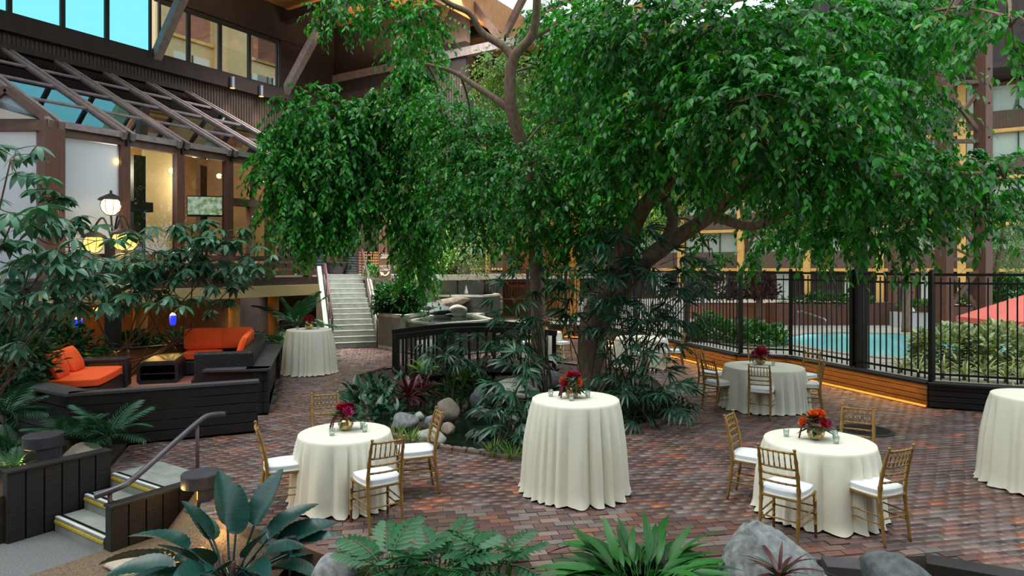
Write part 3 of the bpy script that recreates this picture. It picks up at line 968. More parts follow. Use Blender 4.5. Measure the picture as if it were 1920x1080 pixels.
# ---- roof deck over the left side, trusses, skylight curb
m = MB()
for t0 in np.arange(-12, 22, .9):
    m.bar(B(t0, DW - .2, 13.05), B(t0, DW + 7.4, 13.05), .88, .06)
m.bar(B(-12, DW - .2, 13.18), B(22, DW - .2, 13.18), .1, .1)
m.prism([B(-12, DW - .3), B(22, DW - .3), B(22, DW + 7.4), B(-12, DW + 7.4)], 13.1, 13.3)
ceil = struct('ceiling', m, M['deck_wood'])
k = 0
for d in (3.8, 6.2):
    m = MB(); m.bar(B(-12, DW + d, 12.85), B(22, DW + d, 12.85), .2, .35); o = m.build('purlin', M['siding_dark'], ceil)
m = MB(); m.bar(B(-12, DW + 7.5, 12.6), B(22, DW + 7.5, 12.6), .25, 1.2); m.build('fascia', M['deck_wood'], ceil)
for t0 in (.4, 5.7, 11.0, 16.3):
    tr = thing('roof_truss', ('roof truss whose brace meets the cyan window', 'roof truss whose brace ends right of the clerestory windows', 'far roof truss over the dark back wall', 'farthest roof truss behind the tree canopy')[int(t0 // 5)], 'truss', B(t0, DW, 9.7), group='roof trusses along the left wall', world_coords=True)
    mb = MB(); mb.bar(B(t0, DW + .15, 9.62), B(t0, DW + 3.1, 12.9), .26, .3); mb.build('knee_brace', M['grey_beam'], tr)
    mb = MB(); mb.bar(B(t0, DW, 12.6), B(t0, DW + 7.4, 12.6), .3, .4); mb.build('rafter', M['siding_dark'], tr)
    mb = MB(); mb.box(B(t0, DW + .2, 9.72), (.32, .06, .3), rz=RU); mb.build('plate', M['iron'], tr)
    if t0 > 8:
        mb = MB(); mb.bar(B(t0 - 2.6, DW, 10.78), B(t0 - 2.6, DW + 18, 10.78), .26, .32); mb.build('tie_beam', M['grey_beam'], tr)
        for d in (5.2, 8.8, 12.4):
            mb = MB(); mb.bar(B(t0 - 2.6, DW + d, 10.9), B(t0 - 2.6, DW + d - 1.6, 13.0), .2, .22); mb.build('web_brace', M['brown_beam'], tr)
            mb = MB(); mb.bar(B(t0 - 2.6, DW + d, 10.9), B(t0 - 2.6, DW + d + 1.4, 13.0), .2, .22); mb.build('web_brace', M['brown_beam'], tr)
for i, t0 in enumerate((6.0, 9.0, 12.0, 15.0)):
    m = MB(); m.bar(B(t0, DW + 7.5, 13.0), B(t0, DW + 15, 14.6), .14, .2); m.build('skylight_bar', M['grey_beam'], ceil)
# lower ceiling panels round the skylight further along
m = MB(); m.prism([B(12, DW + 7.4), B(22, DW + 7.4), B(22, DW + 13), B(12, DW + 13)], 12.4, 12.7); m.build('panel', M['deck_wood'], ceil)

# ---- back wall and lobby beyond the stairs
m = MB()
m.bar(B(8.5, DW + .2, 8.0), B(8.5, DW + 7.2, 8.0), .3, 11.4)
bw = struct('wall_back', m, M['siding_dark'])
m = MB()
dd = DW + .5
while dd < DW + 7.1:
    m.box(B(8.33, dd, 6.2), (.06, .04, 7.8), rz=qa); dd += .12
o = m.build('battens', M['siding'], bw); o['kind'] = 'stuff'
m = MB(); m.bar(B(13.0, DW + 6, 3.2), B(13.0, DW + 9.6, 3.2), .3, 6.0); struct('wall_lobby', m, M['orange_wall'])
m = MB(); m.prism([B(4.6, DW + .3), B(15, DW + .3), B(15, DW + 9.6), B(12.4, DW + 9.6), B(9.4, DW + 7.6), B(7.0, DW + 7.0)], 2.1, 2.3); struct('floor_lobby', m, M['paving'])
m = MB(); m.prism([B(8.6, DW + 6.8), B(15, DW + 6.8), B(15, DW + 9.8), B(10.4, DW + 9.8)], 5.6, 5.9); struct('ceiling_lobby', m, M['siding_dark'])
for i, (t, d, w, h) in enumerate(((9.6, 2.6, 1.2, 6), (9.2, 4.6, 14, 10), (9.0, 7.6, 22, 8))):
    ld = bpy.data.lights.new('lobby_lamp', 'POINT'); ld.energy = 60; ld.color = (1, .66, .28); ld.shadow_soft_size = .25
    lo = bpy.data.objects.new('lobby_lamp', ld); lo.location = B(t + .6, d, 4.6); COL.objects.link(lo)

# skylight over the stairs and warm uplights on the roof deck
ld = bpy.data.lights.new('skylight_lamp', 'AREA'); ld.energy = 1000; ld.color = (.95, .98, 1); ld.shape = 'RECTANGLE'; ld.size = 7; ld.size_y = 4; ld.spread = math.radians(105)
lo = bpy.data.objects.new('skylight_lamp', ld); lo.location = (-4.2, 22.5, 12.2); lo.rotation_euler = (math.radians(12), math.radians(6), 0); COL.objects.link(lo)
for t0, d0 in ((1.5, 3.0), (7.0, 3.5), (8.0, 7.0)):
    ld = bpy.data.lights.new('roof_uplight', 'AREA'); ld.energy = 60; ld.color = (1, .8, .55); ld.shape = 'RECTANGLE'; ld.size = 2.5; ld.size_y = 1
    lo = bpy.data.objects.new('roof_uplight', ld); lo.location = B(t0, DW + d0, 11.2); lo.rotation_euler = (math.radians(180), 0, 0); COL.objects.link(lo)

# the wing behind the viewpoint closes the hall
m = MB(); m.bar((-30, -6, 6), (34, -6, 6), .4, 13.2); struct('wall_front', m, M['siding'])
m = MB(); m.prism([(-14, -5.8), (18, -5.8), (18, .9), (-14, .9)], .7, .95); struct('floor_gallery', m, M['paving'])

for x, y in ((-5.2, 20.6), (-2.6, 20.2), (-3.4, 23.6)):  # added fill spots that brighten the stairs and fountain, no fixtures behind them
    ld = bpy.data.lights.new('entry_fill', 'SPOT'); ld.energy = 420; ld.color = (1, .95, .86); ld.spot_size = 2.0; ld.spot_blend = .7; ld.shadow_soft_size = .35
    lo = bpy.data.objects.new('entry_fill', ld); lo.location = (x, y, 6.2); COL.objects.link(lo)

# ================================================================== BUILDINGS IN THE HALL
# ---- glass pavilion on the upper level
EV = 5.58
gp = thing('glass_pavilion', 'glazed lounge with sloping glass roof and brown timber posts above the left garden', 'pavilion', B(-2, -2, 2.3), world_coords=True)
PT = [-5.44, -3.93, -2.6, -1.23, .1, 1.45]
for i, t0 in enumerate(PT):
    w = .42 if i == 0 else .22
    mb = MB(); mb.bar(B(t0, 0, 2.3), B(t0, 0, EV + (.05 if i else .1)), w, w * .9, up=U); p = mb.build('post', M['brown_post'], gp, bevel=.01)
    if i:
        mb = MB(); mb.box(B(t0, .13, EV - .03), (.1, .03, .34), rz=RU + PI / 2); mb.box(B(t0, .12, EV + .1), (.1, .12, .05), rz=RU); mb.build('bracket', M['black_metal'], p)
    a, b = B(t0, .25, EV), B(t0, DW + .12, 8.7)
    for dt in (-.1, .1):
        mb = MB(); mb.bar(a + U * dt, b + U * dt, .09, .17); mb.build('rafter', M['grey_beam'], gp)
for i in range(len(PT) - 1):
    a, b = PT[i], PT[i + 1]
    mb = MB(); mb.bar(B(a, 0, EV - .06), B(b, 0, EV - .06), .2, .26); mb.build('eave_beam', M['brown_beam'], gp)
    for f in (.02, .26, .5, .74):
        d = .25 + (DW - .13) * f
        z = EV + (8.7 - EV) * f
        mb = MB(); mb.bar(B(a + .1, d, z - .02), B(b - .1, d, z - .02), .1, .14); mb.build('purlin', M['grey_beam'], gp)
        d2 = .25 + (DW - .13) * (f + .24); z2 = EV + (8.7 - EV) * (f + .24)
        mb = MB(); mb.add([B(a + .08, d, z + .03), B(b - .08, d, z + .03), B(b - .08, d2, z2 + .03), B(a + .08, d2, z2 + .03)], [(0, 1, 2, 3)])
        mb.add([B(a + .08, d, z + .02), B(b - .08, d, z + .02), B(b - .08, d2, z2 + .02), B(a + .08, d2, z2 + .02)], [(3, 2, 1, 0)])
        mb.build('roof_pane', M['glass_roof'], gp)
    mb = MB(); mb.bar(B(a + .1, -.03, (2.4 + EV - .2) / 2), B(b - .1, -.03, (2.4 + EV - .2) / 2), .015, EV - .2 - 2.4)
    mb.build('wall_pane', M['glass_frost'] if i == 0 else M['glass_clear'], gp)
mb = MB(); mb.bar(B(PT[0], DW + .2, 8.74), B(PT[-1] + .1, DW + .2, 8.74), .3, .16); mb.build('ridge_beam', M['siding_dark'], gp)
# gable bay at the near corner, facing the camera
gx0, gx1, gy = -13.6, -9.85, 14.1
mb = MB(); mb.bar((gx0, gy, EV), (gx1, gy, EV), .22, .24); mb.build('eave_beam', M['brown_beam'], gp)
ap = Vector((-10.65, gy, 6.35))
for a, b in ((ap, Vector((gx1 + .05, gy, EV + .12))), (ap, Vector((-11.6, gy, EV + .12)))):
    mb = MB(); mb.bar(a, b, .2, .14); mb.build('gable_rafter', M['brown_beam'], gp)
mb = MB(); mb.add([ap, (gx1, gy, EV + .1), (-11.6, gy, EV + .1)], [(0, 2, 1)]); mb.build('gable_pane', M['glass_frost'], gp)
for xx in (-13.5, -11.7):
    mb = MB(); mb.bar((xx, gy, 2.3), (xx, gy, EV), .2, .2, up=(1, 0, 0)); mb.build('post', M['brown_post'], gp)
    mb = MB(); mb.bar((xx + .1, gy, 3.9), (xx + 1.7, gy, 3.9), .02, 3.1); mb.build('wall_pane', M['glass_frost'], gp)
# the sloping glass carries on over the gable bay
mb = MB()
a, b, c, d = B(PT[0], .1, EV + .05), B(PT[0], DW + .2, 8.7), B(PT[0] - 4.5, DW + .2, 8.7), B(PT[0] - 4.5, -2.6, 6.9)
mb.add([a, b, c, d], [(0, 1, 2, 3)]); mb.build('roof_pane', M['glass_roof'], gp)
for k in range(1, 4):
    t0 = PT[0] - 1.36 * k
    for dt in (-.07, .07):
        mb = MB(); mb.bar(B(t0 + dt, -.7 * k, 5.62 + .35 * k), B(t0 + dt, DW + .2, 8.72), .07, .17); mb.build('rafter', M['grey_beam'], gp)
for f in (.26, .5, .74):
    mb = MB(); mb.bar(B(PT[0] - 4.3, .25 + (DW - .13) * f, EV + 3.12 * f), B(PT[0] - .1, .25 + (DW - .13) * f, EV + 3.12 * f), .1, .14); mb.build('purlin', M['grey_beam'], gp)
# inside
mb = MB(); mb.bar(B(twall(268, -2.7), -2.7, 4.3), B(twall(338, -2.7), -2.7, 4.3), .12, 4.0); mb.build('partition', M['beige'], gp)
mb = MB(); mb.bar(B(twall(230, -4.2), -4.2, 4.6), B(twall(520, -4.2), -4.2, 4.6), .12, 4.6); mb.build('partition', M['orange_dark'], gp)
mb = MB(); mb.bar(B(twall(256, -1.2), -1.2, 2.3), B(twall(256, -1.2), -1.2, 5.4), .3, .3, up=U); mb.build('inner_post', M['siding_dark'], gp)
mb = MB(); mb.bar(B(twall(240, -.8), -.8, 4.08), B(twall(281, -.8), -.8, 4.08), .3, .24); mb.build('inner_beam', M['siding_dark'], gp)
mb = MB(); mb.bar(B(twall(378, -1.4), -1.4, 2.3), B(twall(378, -1.4), -1.4, 5.4), .2, .2, up=U); mb.build('inner_post', M['brown_post'], gp)
mb = MB(); mb.bar(B(twall(432, -2.0), -2.0, 4.55), B(twall(495, -2.0), -2.0, 4.55), .24, .22); mb.build('inner_beam', M['brown_beam'], gp)
mb = MB(); mb.bar(B(twall(470, -2.0), -2.0, 2.3), B(twall(470, -2.0), -2.0, 5.4), .2, .2, up=U); mb.build('inner_post', M['brown_post'], gp)
for t0, d in ((-3.4, -1.6), (-.6, -2.2), (-2, -3.2)):
    ld = bpy.data.lights.new('lounge_lamp', 'POINT'); ld.energy = 130; ld.color = (1, .86, .66); ld.shadow_soft_size = .2
    lo = bpy.data.objects.new('lounge_lamp', ld); lo.location = B(t0, d, 5.0); COL.objects.link(lo)
# slab and amber corridor below
sb = MB(); sb.prism([B(-9.5, DW + .2), B(1.45, DW + .2), B(1.45, .45), B(-5.3, .45), B(-5.3, .45), B(-9.5, .1)], 2.08, 2.3)
struct('floor_upper', sb, M['siding_dark'])
mb = MB(); mb.bar(B(-9.5, .5, 1.93), B(1.4, .5, 1.93), .1, .3); struct('trim_4', mb, M['beige'])
mb = MB(); mb.bar(B(-9.5, -3.4, 1.0), B(1.4, -3.4, 1.0), .2, 2.1); struct('wall_corridor', mb, M['orange_dark'])
mb = MB(); mb.prism([B(-9.5, -3.5), B(1.4, -3.5), B(1.4, .4), B(-9.5, .4)], 1.98, 2.08); struct('ceiling_corridor', mb, M['beige'])
for t0 in (-6.6, -3.6, -1.1):
    mb = MB(); mb.lathe([(.15, 0), (.15, 2.0)], 20, B(t0, .1, .02)); o = mb.build('corridor_column', M['orange_wall'], smooth=True); tag(o, {-6.6: 'orange round column behind the lamp post at left', -3.6: 'orange round column in the middle of the amber corridor', -1.1: 'orange round column behind the corner sofa'}[t0], 'column')
mb = MB(); mb.lathe([(.15, 0), (.15, 2.0)], 20, B(.15, .1, .02)); o = mb.build('corridor_column', M['orange_wall'], smooth=True); tag(o, 'orange round column at the corridor end beside the palms', 'column')
def sconce(p, label):
    t = thing('wall_sconce', label, 'light', p)
    mb = MB(); mb.lathe([(.05, -.16), (.075, -.1), (.085, .08), (.08, .1)], 14); mb.build('shade', M['blue_glass'], t, smooth=True)
    mb = MB(); mb.lathe([(.07, .1), (.045, .14), (.001, .16)], 12, cap=False); mb.build('flame', M['bulb'], t, smooth=True)
    ld = bpy.data.lights.new('sconce_lamp', 'POINT'); ld.energy = 14; ld.color = (1, .6, .2); ld.shadow_soft_size = .08
    lo = bpy.data.objects.new('sconce_lamp', ld); lo.location = (0, 0, .3); lo.parent = t; COL.objects.link(lo)
sconce(W(324, 598, 17.2), 'blue glass wall sconce glowing behind the coffee table')
sconce(W(147, 606, 15.6), 'blue glass wall sconce glowing behind the leaves at far left')
for k, (px, py) in enumerate(((294, 573), (186, 580), (68, 588))):
    p = W(px, py, 17.0)
    t = thing('ceiling_lamp', ('oval corridor ceiling lamp nearest the blue sconce', 'oval corridor ceiling lamp beside the lamp post', 'oval corridor ceiling lamp at far left')[k], 'light', p)
    mb = MB(); mb.lathe([(.001, -.05), (.12, -.04), (.17, 0), (.17, .03), (.05, .05)], 18); mb.build('shade', M['globe_amber'], t, smooth=True)
    mb = MB(); mb.lathe([(.02, .05), (.02, max(.1, 1.98 - p.z))], 8); mb.build('stem', M['black_metal'], t)
    ld = bpy.data.lights.new('corridor_lamp', 'POINT'); ld.energy = 7; ld.color = (1, .6, .2); ld.shadow_soft_size = .15
    lo = bpy.data.objects.new('corridor_lamp', ld); lo.location = (0, 0, -.2); lo.parent = t; COL.objects.link(lo)
# low timber rail along the slab edge
rl = thing('balcony_rail', 'brown timber rail along the upper lounge edge behind the leaves', 'railing', B(-2, .45, 2.3), world_coords=True)
for z in (2.42, 2.62, 2.82):
    mb = MB(); mb.bar(B(-5.2, .42, z), B(1.4, .42, z), .06, .13); mb.build('rail', M['brown_beam'], rl)
for t0 in (-4.9, -2.9, -.9, 1.1):
    mb = MB(); mb.bar(B(t0, .36, 2.3), B(t0, .36, 2.95), .1, .1, up=U); mb.build('post', M['brown_beam'], rl)
# television
p = W(385, 387, 18.0)
t = thing('television', 'flat television showing a green field inside the glass lounge', 'television', p, math.atan2(-385 + 960, 1250) * .5)
mb = MB(); mb.box((0, 0, 0), (.93, .06, .56)); mb.build('case', M['black_plastic'], t, bevel=.01)
mb = MB(); mb.box((0, -.034, .012), (.87, .006, .48)); mb.build('screen', tvm, t)
mb = MB(); mb.bar((0, .05, -.2), (0, .05, -p.z + 2.3), .08, .05, up=(0, 1, 0)); mb.build('stand', M['black_metal'], t)
for k, (px, py, t0) in enumerate(((217, 303, -3.93), (322, 320, -2.6), (411, 330, -1.23), (493, 340, .1))):
    q = B(t0, .12 if k == 0 else -.12, 0); z = EYE + (HOR - py) / FPX * q.y
    r = (px - 960) / FPX
    q = Vector((r * q.y, q.y, z))
    t = thing('sconce', 'small bright bulb sconce on the %s pavilion post' % ('second', 'third', 'fourth', 'fifth')[k], 'light', q, group='bulb sconces in the glass lounge')
    mb = MB(); mb.lathe([(.001, -.07), (.05, -.045), (.068, 0), (.05, .045), (.001, .07)], 12, cap=False); mb.build('bulb', M['bulb'], t, smooth=True)
    mb = MB(); mb.bar((0, 0, -.02), B(t0, 0, z) - q, .025, .04); mb.build('arm', M['black_metal'], t)
for k, (px, py) in enumerate(((425, 155), (479, 171))):
    t0 = twall(px); q = B(t0, DW + .35, 0); z = EYE + (HOR - py) / FPX * q.y
    t = thing('wall_downlight', ('nearer steel cylinder downlight under the clerestory', 'farther steel cylinder downlight under the clerestory')[k], 'light', (q.x, q.y, z))
    mb = MB(); mb.lathe([(.11, -.2), (.11, .2), (.08, .22)], 16); mb.build('housing', M['steel'], t, smooth=False)
    mb = MB(); mb.bar((0, 0, .1), -V * .35 + Vector((0, 0, .1)), .06, .08); mb.build('arm', M['iron'], t)
    mb = MB(); mb.lathe([(.09, -.205), (.001, -.205)], 16, cap=False); mb.build('lens', M['globe_amber'], t)
    ld = bpy.data.lights.new('downlight_lamp', 'SPOT'); ld.energy = 60; ld.color = (1, .75, .45); ld.spot_size = 1.1; ld.spot_blend = .6; ld.shadow_soft_size = .08
    lo = bpy.data.objects.new('downlight_lamp', ld); lo.location = (0, 0, -.25); lo.parent = t; COL.objects.link(lo)

# ---- lamp post with globes
p = W(212, 650, 14.6)
lp = thing('lamp_post', 'dark timber lamp post with glowing caged globes behind the seating', 'street lamp', (p.x, p.y, .02))
mb = MB(); mb.box((0, 0, 1.6), (.24, .24, 3.2)); mb.build('post', M['dark_timber'], lp, bevel=.01)
for k, (px, py, Y, g) in enumerate(((208, 386, 14.6, 'globe'), (229, 451, 14.4, 'globe_amber'), (241, 452, 14.75, 'globe_amber'), (176, 456, 14.6, 'globe_amber'))):
    c = W(px, py, Y) - lp.location
    mb = MB(); mb.lathe([(.001, -.2), (.09, -.18), (.16, -.11), (.195, 0), (.17, .1), (.12, .15)], 20, c, cap=False); gl_ = mb.build('globe', M[g], lp, smooth=True)
    mb = MB(); mb.lathe([(.26, .12), (.22, .17), (.1, .24), (.03, .27), (.02, .34)], 20, c, cap=False); mb.build('hood', M['iron'], gl_)
    cm = MB()
    for a in range(8):
        an = a * PI / 4
        cm.tube([c + Vector((r_ * math.cos(an), r_ * math.sin(an), z)) for r_, z in ((.2, .12), (.21, 0), (.17, -.12), (.09, -.2), (.01, -.22))], .006, 4)
    cm.build('cage', M['iron'], gl_)
    mb = MB(); mb.tube(smooth_path([Vector((0, 0, 3.1 if k else 3.15)), c * .5 + Vector((0, 0, c.z * .5 + .55)), c + Vector((0, 0, .33))] if k else [Vector((0, 0, 3.15)), c + Vector((0, 0, -.2))], 5), .022, 8); mb.build('arm', M['iron'], lp)
    ld = bpy.data.lights.new('globe_lamp', 'POINT'); ld.energy = 8; ld.color = (1, .78, .45); ld.shadow_soft_size = .2
    lo = bpy.data.objects.new('globe_lamp', ld); lo.location = c + Vector((0, 0, -.32)); lo.parent = lp; COL.objects.link(lo)

# ---- stairs up to the lobby
TX, TY = Vector((.94, .342, 0)), Vector((-.342, .94, 0))
TO = Vector((-5.68, 21.1, 0))
def T(x, y, z=0):
    return TO + TX * x + TY * y + Vector((0, 0, z))
ts = math.atan2(.342, .94)
sc = thing('staircase', 'concrete staircase rising to the hotel lobby between two rails', 'stairs', T(.7, 0), world_coords=True)
NS = 14; RZ = 2.3 / NS
for k in range(NS):
    mb = MB(); mb.prism([T(0, .28 * k), T(1.4, .28 * k), T(1.4, .28 * (k + 1) + .02), T(0, .28 * (k + 1) + .02)], max(0, RZ * (k - 2)), RZ * (k + 1))
    s_ = mb.build('step', M['concrete_dark'], sc)
    mb = MB(); mb.bar(T(0, .28 * k + .04, RZ * (k + 1) + .004), T(1.4, .28 * k + .04, RZ * (k + 1) + .004), .09, .02)
    mb.build('nosing', M['concrete'], s_)
for x in (-.16, 1.54):
    mb = MB(); w = .14
    prof = [(0, 0), (0, .45), (3.7, 2.62), (4.2, 2.62), (4.2, 0)]
    vs = [T(x - w / 2, y, z) for y, z in prof] + [T(x + w / 2, y, z) for y, z in prof]
    n = len(prof)
    mb.add(vs, [tuple(range(n)), tuple(range(n, 2 * n))[::-1]] + [(i, n + i, n + (i + 1) % n, (i + 1) % n) for i in range(n)])
    mb.build('side_wall', M['concrete'], sc)
for k, x in enumerate((.0, 1.4)):
    t = thing('stair_rail', ('rusty brown handrail on the left of the lobby stairs', 'rusty brown handrail with looped end on the right of the lobby stairs')[k], 'handrail', T(x, 0), world_coords=True)
    for dz in (.95, .6):
        pts = [T(x, -.1, dz), T(x, 3.75, 2.3 + dz), T(x, 4.4, 2.3 + dz)]
        if k and dz > .9:
            pts = [T(x + .55, -.35, .55), T(x + .55, -.35, .9), T(x + .45, -.3, .95), T(x + .05, -.12, .95)] + pts
        if k and dz < .9:
            pts = [T(x + .55, -.35, .5), T(x + .45, -.33, .3), T(x + .05, -.15, .3), T(x, -.1, .6)]
        mb = MB(); mb.tube(pts, .028, 8); mb.build('rail', M['rust_rail'], t, smooth=True)
    if k:
        mb = MB(); mb.tube([T(x, -.05, .58), T(x + .52, -.34, .58)], .022, 8); mb.build('rail', M['rust_rail'], t)
    for y in (0, 1.25, 2.5, 3.75):
        z = 2.3 * min(1, y / 3.75)
        mb = MB(); mb.tube([T(x, y, max(0, z - .05)), T(x, y, z + .95)], .022, 8); mb.build('post', M['rust_rail'], t)
# pots and planters at the stair head
def pot(p, r0, r1, h, m, name, label, ridges=0):
    t = thing(name, label, 'planter', p)
    prof = [(r0, 0), (r1, h - .04), (r1 + .03, h - .03), (r1 + .03, h), (r1 - .04, h), (r1 - .05, h - .06), (.001, h - .06)]
    if ridges:
        prof = [(r0, 0)]
        for i in range(ridges):
            z0, z1 = h * i / ridges, h * (i + 1) / ridges
            ra = r0 + (r1 - r0) * i / ridges
            prof += [(ra, z0 + .005), (ra + .03, z0 + .02), (ra + .03, z1 - .02), (ra, z1 - .005)]
        prof += [(r1, h), (r1 - .05, h), (r1 - .05, h - .05), (.001, h - .05)]
    mb = MB(); mb.lathe(prof, 26); mb.build('bowl', m, t)
    return t
potA = pot(T(.55, 5.0, 2.3), .26, .42, .48, M['pot_dark'], 'plant_pot', 'dark bowl planter with small bonsai like tree at the stair head')
potB = pot(T(-.15, 5.1, 2.3), .28, .3, .95, M['pot_dark'], 'ridged_planter', 'ridged dark barrel planter left of the bowl at the stair head', 8)
potC = pot(T(1.15, 5.2, 2.3), .28, .26, .8, M['pot_dark'], 'ridged_planter', 'ridged dark barrel planter right of the bowl at the stair head', 8)
# lobby sign
p = W(722, 497, 24.4)
sg = thing('lobby_sign', 'brown sign lettered HOTEL LOBBY with a white arrow beside the stairs', 'sign', (p.x, p.y, 2.15), math.radians(14))
mb = MB(); mb.box((0, 0, .48), (.44, .05, .95)); mb.build('board', M['sign_brown'], sg, bevel=.008)
def text(body, size, loc, parent, m, name='lettering', rot=(PI / 2, 0, 0), ext=.004):
    cu = bpy.data.curves.new(name, 'FONT'); cu.body = body; cu.size = size; cu.align_x = 'CENTER'; cu.extrude = ext; cu.space_line = .95
    o = bpy.data.objects.new(name, cu); o.location = loc; o.rotation_euler = rot; o.parent = parent; cu.materials.append(m); COL.objects.link(o)
    bpy.context.view_layer.update()
    me = bpy.data.meshes.new_from_object(o.evaluated_get(bpy.context.evaluated_depsgraph_get()))
    o2 = bpy.data.objects.new(name, me); o2.location = loc; o2.rotation_euler = rot; o2.parent = parent
    bpy.data.objects.remove(o); COL.objects.link(o2); o2.name = name
    return o2
text('HOTEL\nLOBBY', .125, (0, -.028, .42), sg, M['sign_white'])
mb = MB()
arc = [Vector((.14 - .0, -.032, .27)), Vector((.08, -.032, .17)), Vector((-.02, -.032, .13)), Vector((-.1, -.032, .18))]
arc = smooth_path(arc, 5)
for i in range(len(arc) - 1):
    mb.bar(arc[i], arc[i + 1], .05, .012, up=(0, 1, 0))
mb.add([(-.19, -.036, .27), (-.04, -.036, .22), (-.14, -.036, .11)], [(0, 2, 1)])
mb.build('arrow', M['sign_white'], sg)
mb = MB()
for k in range(5):
    mb.tube(smooth_path([Vector((-.16 + .06 * k, -.03, .74)), Vector((-.1 + .06 * k, -.03, .82)), Vector((-.12 + .06 * k, -.03, .9))], 4), .012, 6)
mb.build('leaf_emblem', M['sign_white'], sg)

# ---- concrete fountain basins
fo = thing('fountain_basin', 'stepped concrete fountain basins beside the lobby stairs', 'fountain', (-2.5, 20.4, 0), world_coords=True)
def basin(poly, z0, z1, th, name, floor_z=None):
    n = len(poly)
    ps = [Vector((p[0], p[1], 0)) for p in poly]
    for i in range(n):
        a, b = ps[i], ps[(i + 1) % n]
        d = (b - a).normalized()
        nrm = Vector((-d.y, d.x, 0)) * (th / 2)
        mb = MB(); mb.bar(a + nrm - d * 0 + Vector((0, 0, (z0 + z1) / 2)), b + nrm + Vector((0, 0, (z0 + z1) / 2)), th, z1 - z0); mb.build('basin_wall', M['concrete'], fo)
plA = [(-4.3, 21.4), (-3.25, 20.25), (-2.75, 22.2), (-3.9, 23.6)]
basin(plA, 0, 1.12, .16, 'planter')
mb = MB(); mb.prism(plA, .1, 1.02); mb.build('soil', M['soil'], fo)
plB = [(-3.2, 20.3), (-2.3, 19.05), (-.5, 20.6), (-1.3, 23.2), (-2.75, 22.6)]
basin(plB, 0, .97, .16, 'pool')
mb = MB(); mb.prism(plB, .05, .92); mb.build('water', M['pond_water'], fo)
plC = [(-2.85, 24.9), (-1.05, 24.5), (-.45, 25.6), (-.9, 28), (-3, 28)]
basin(plC, 0, 1.55, .2, 'upper')
mb = MB(); mb.prism(plC, .05, 1.48); mb.build('water', M['pond_water'], fo)
mb = MB(); mb.bar((-5.2, 25.1, 1.1), (-2.2, 26.2, 1.1), .25, 2.2); mb.build('back_wall', M['concrete'], fo)
mb = MB(); mb.bar((-2.2, 26.2, .9), (-.6, 28.5, .9), .25, 2.3); mb.build('back_wall', M['concrete'], fo)
mb = MB(); mb.prism([(-4.2, 23.5), (-2.7, 22.7), (-1.3, 23.2), (-1.0, 24.6), (-2.8, 25.0), (-3, 26), (-5, 25)], 0, .9); mb.build('fill', M['rock_light'], fo)
mb = MB(); mb.lathe([(.03, 0), (.09, .12), (.05, .25), (.02, .42)], 10, (-1.75, 25.4, 1.48)); mb.build('spout', M['white_box'], fo, smooth=True)

# ---- rocks
def rock(p, r, m, label, seed, flat=.7, name='boulder', parent=None, rz=0, fac=.0, cat='rock', group=None, sub=3):
    rn = random.Random(seed)
    bm = bmesh.new()
    bmesh.ops.create_icosphere(bm, subdivisions=sub, radius=1)
    dirs = [(Vector((rn.gauss(0, 1), rn.gauss(0, 1), rn.gauss(0, 1))).normalized(), rn.uniform(.5, .8)) for _ in range(9)]
    ph = [rn.uniform(0, 6) for _ in range(6)]
    for v in bm.verts:
        c = v.co.copy()
        for d, lim in dirs:
            e = c.dot(d)
            if e > lim:
                c -= d * (e - lim) * (.75 + fac * .25)
        k = 1 + .06 * math.sin(3 * c.x + ph[0]) * math.sin(3.4 * c.y + ph[1]) + .03 * math.sin(8 * c.z + ph[2]) * math.sin(7 * c.x + ph[3])
        v.co = c * k
    for v in bm.verts:
        v.co = Vector((v.co.x * r[0], v.co.y * r[1], v.co.z * r[2]))
    me = bpy.data.meshes.new(name); bm.to_mesh(me); bm.free()
    me.polygons.foreach_set('use_smooth', [True] * len(me.polygons))
    me.materials.append(m)
    o = bpy.data.objects.new(name, me); o.location = p; o.rotation_euler = (0, 0, rz); COL.objects.link(o)
    if parent:
        o.parent = parent
    else:
        tag(o, label, cat, group)
    return o
for k, (px, py, Y, r, mm, lb) in enumerate((
        (806, 576, 23.6, (.55, .5, .26), 'rock_dark', 'dark craggy rock of the fountain cascade behind the shrub'),
        (850, 566, 24.2, (.75, .5, .2), 'rock_brown', 'pale flat rock at the top of the fountain cascade'),
        (826, 584, 22.9, (.65, .5, .2), 'rock_dark', 'brown wedge rock low in the fountain cascade'),
        (861, 583, 22.7, (.5, .4, .22), 'rock_light', 'white rounded rock beside the lower fountain pool'))):
    rock(W(px, py, Y), r, M[mm], lb, 40 + k, name='cascade_rock', fac=1, rz=.5 * k)

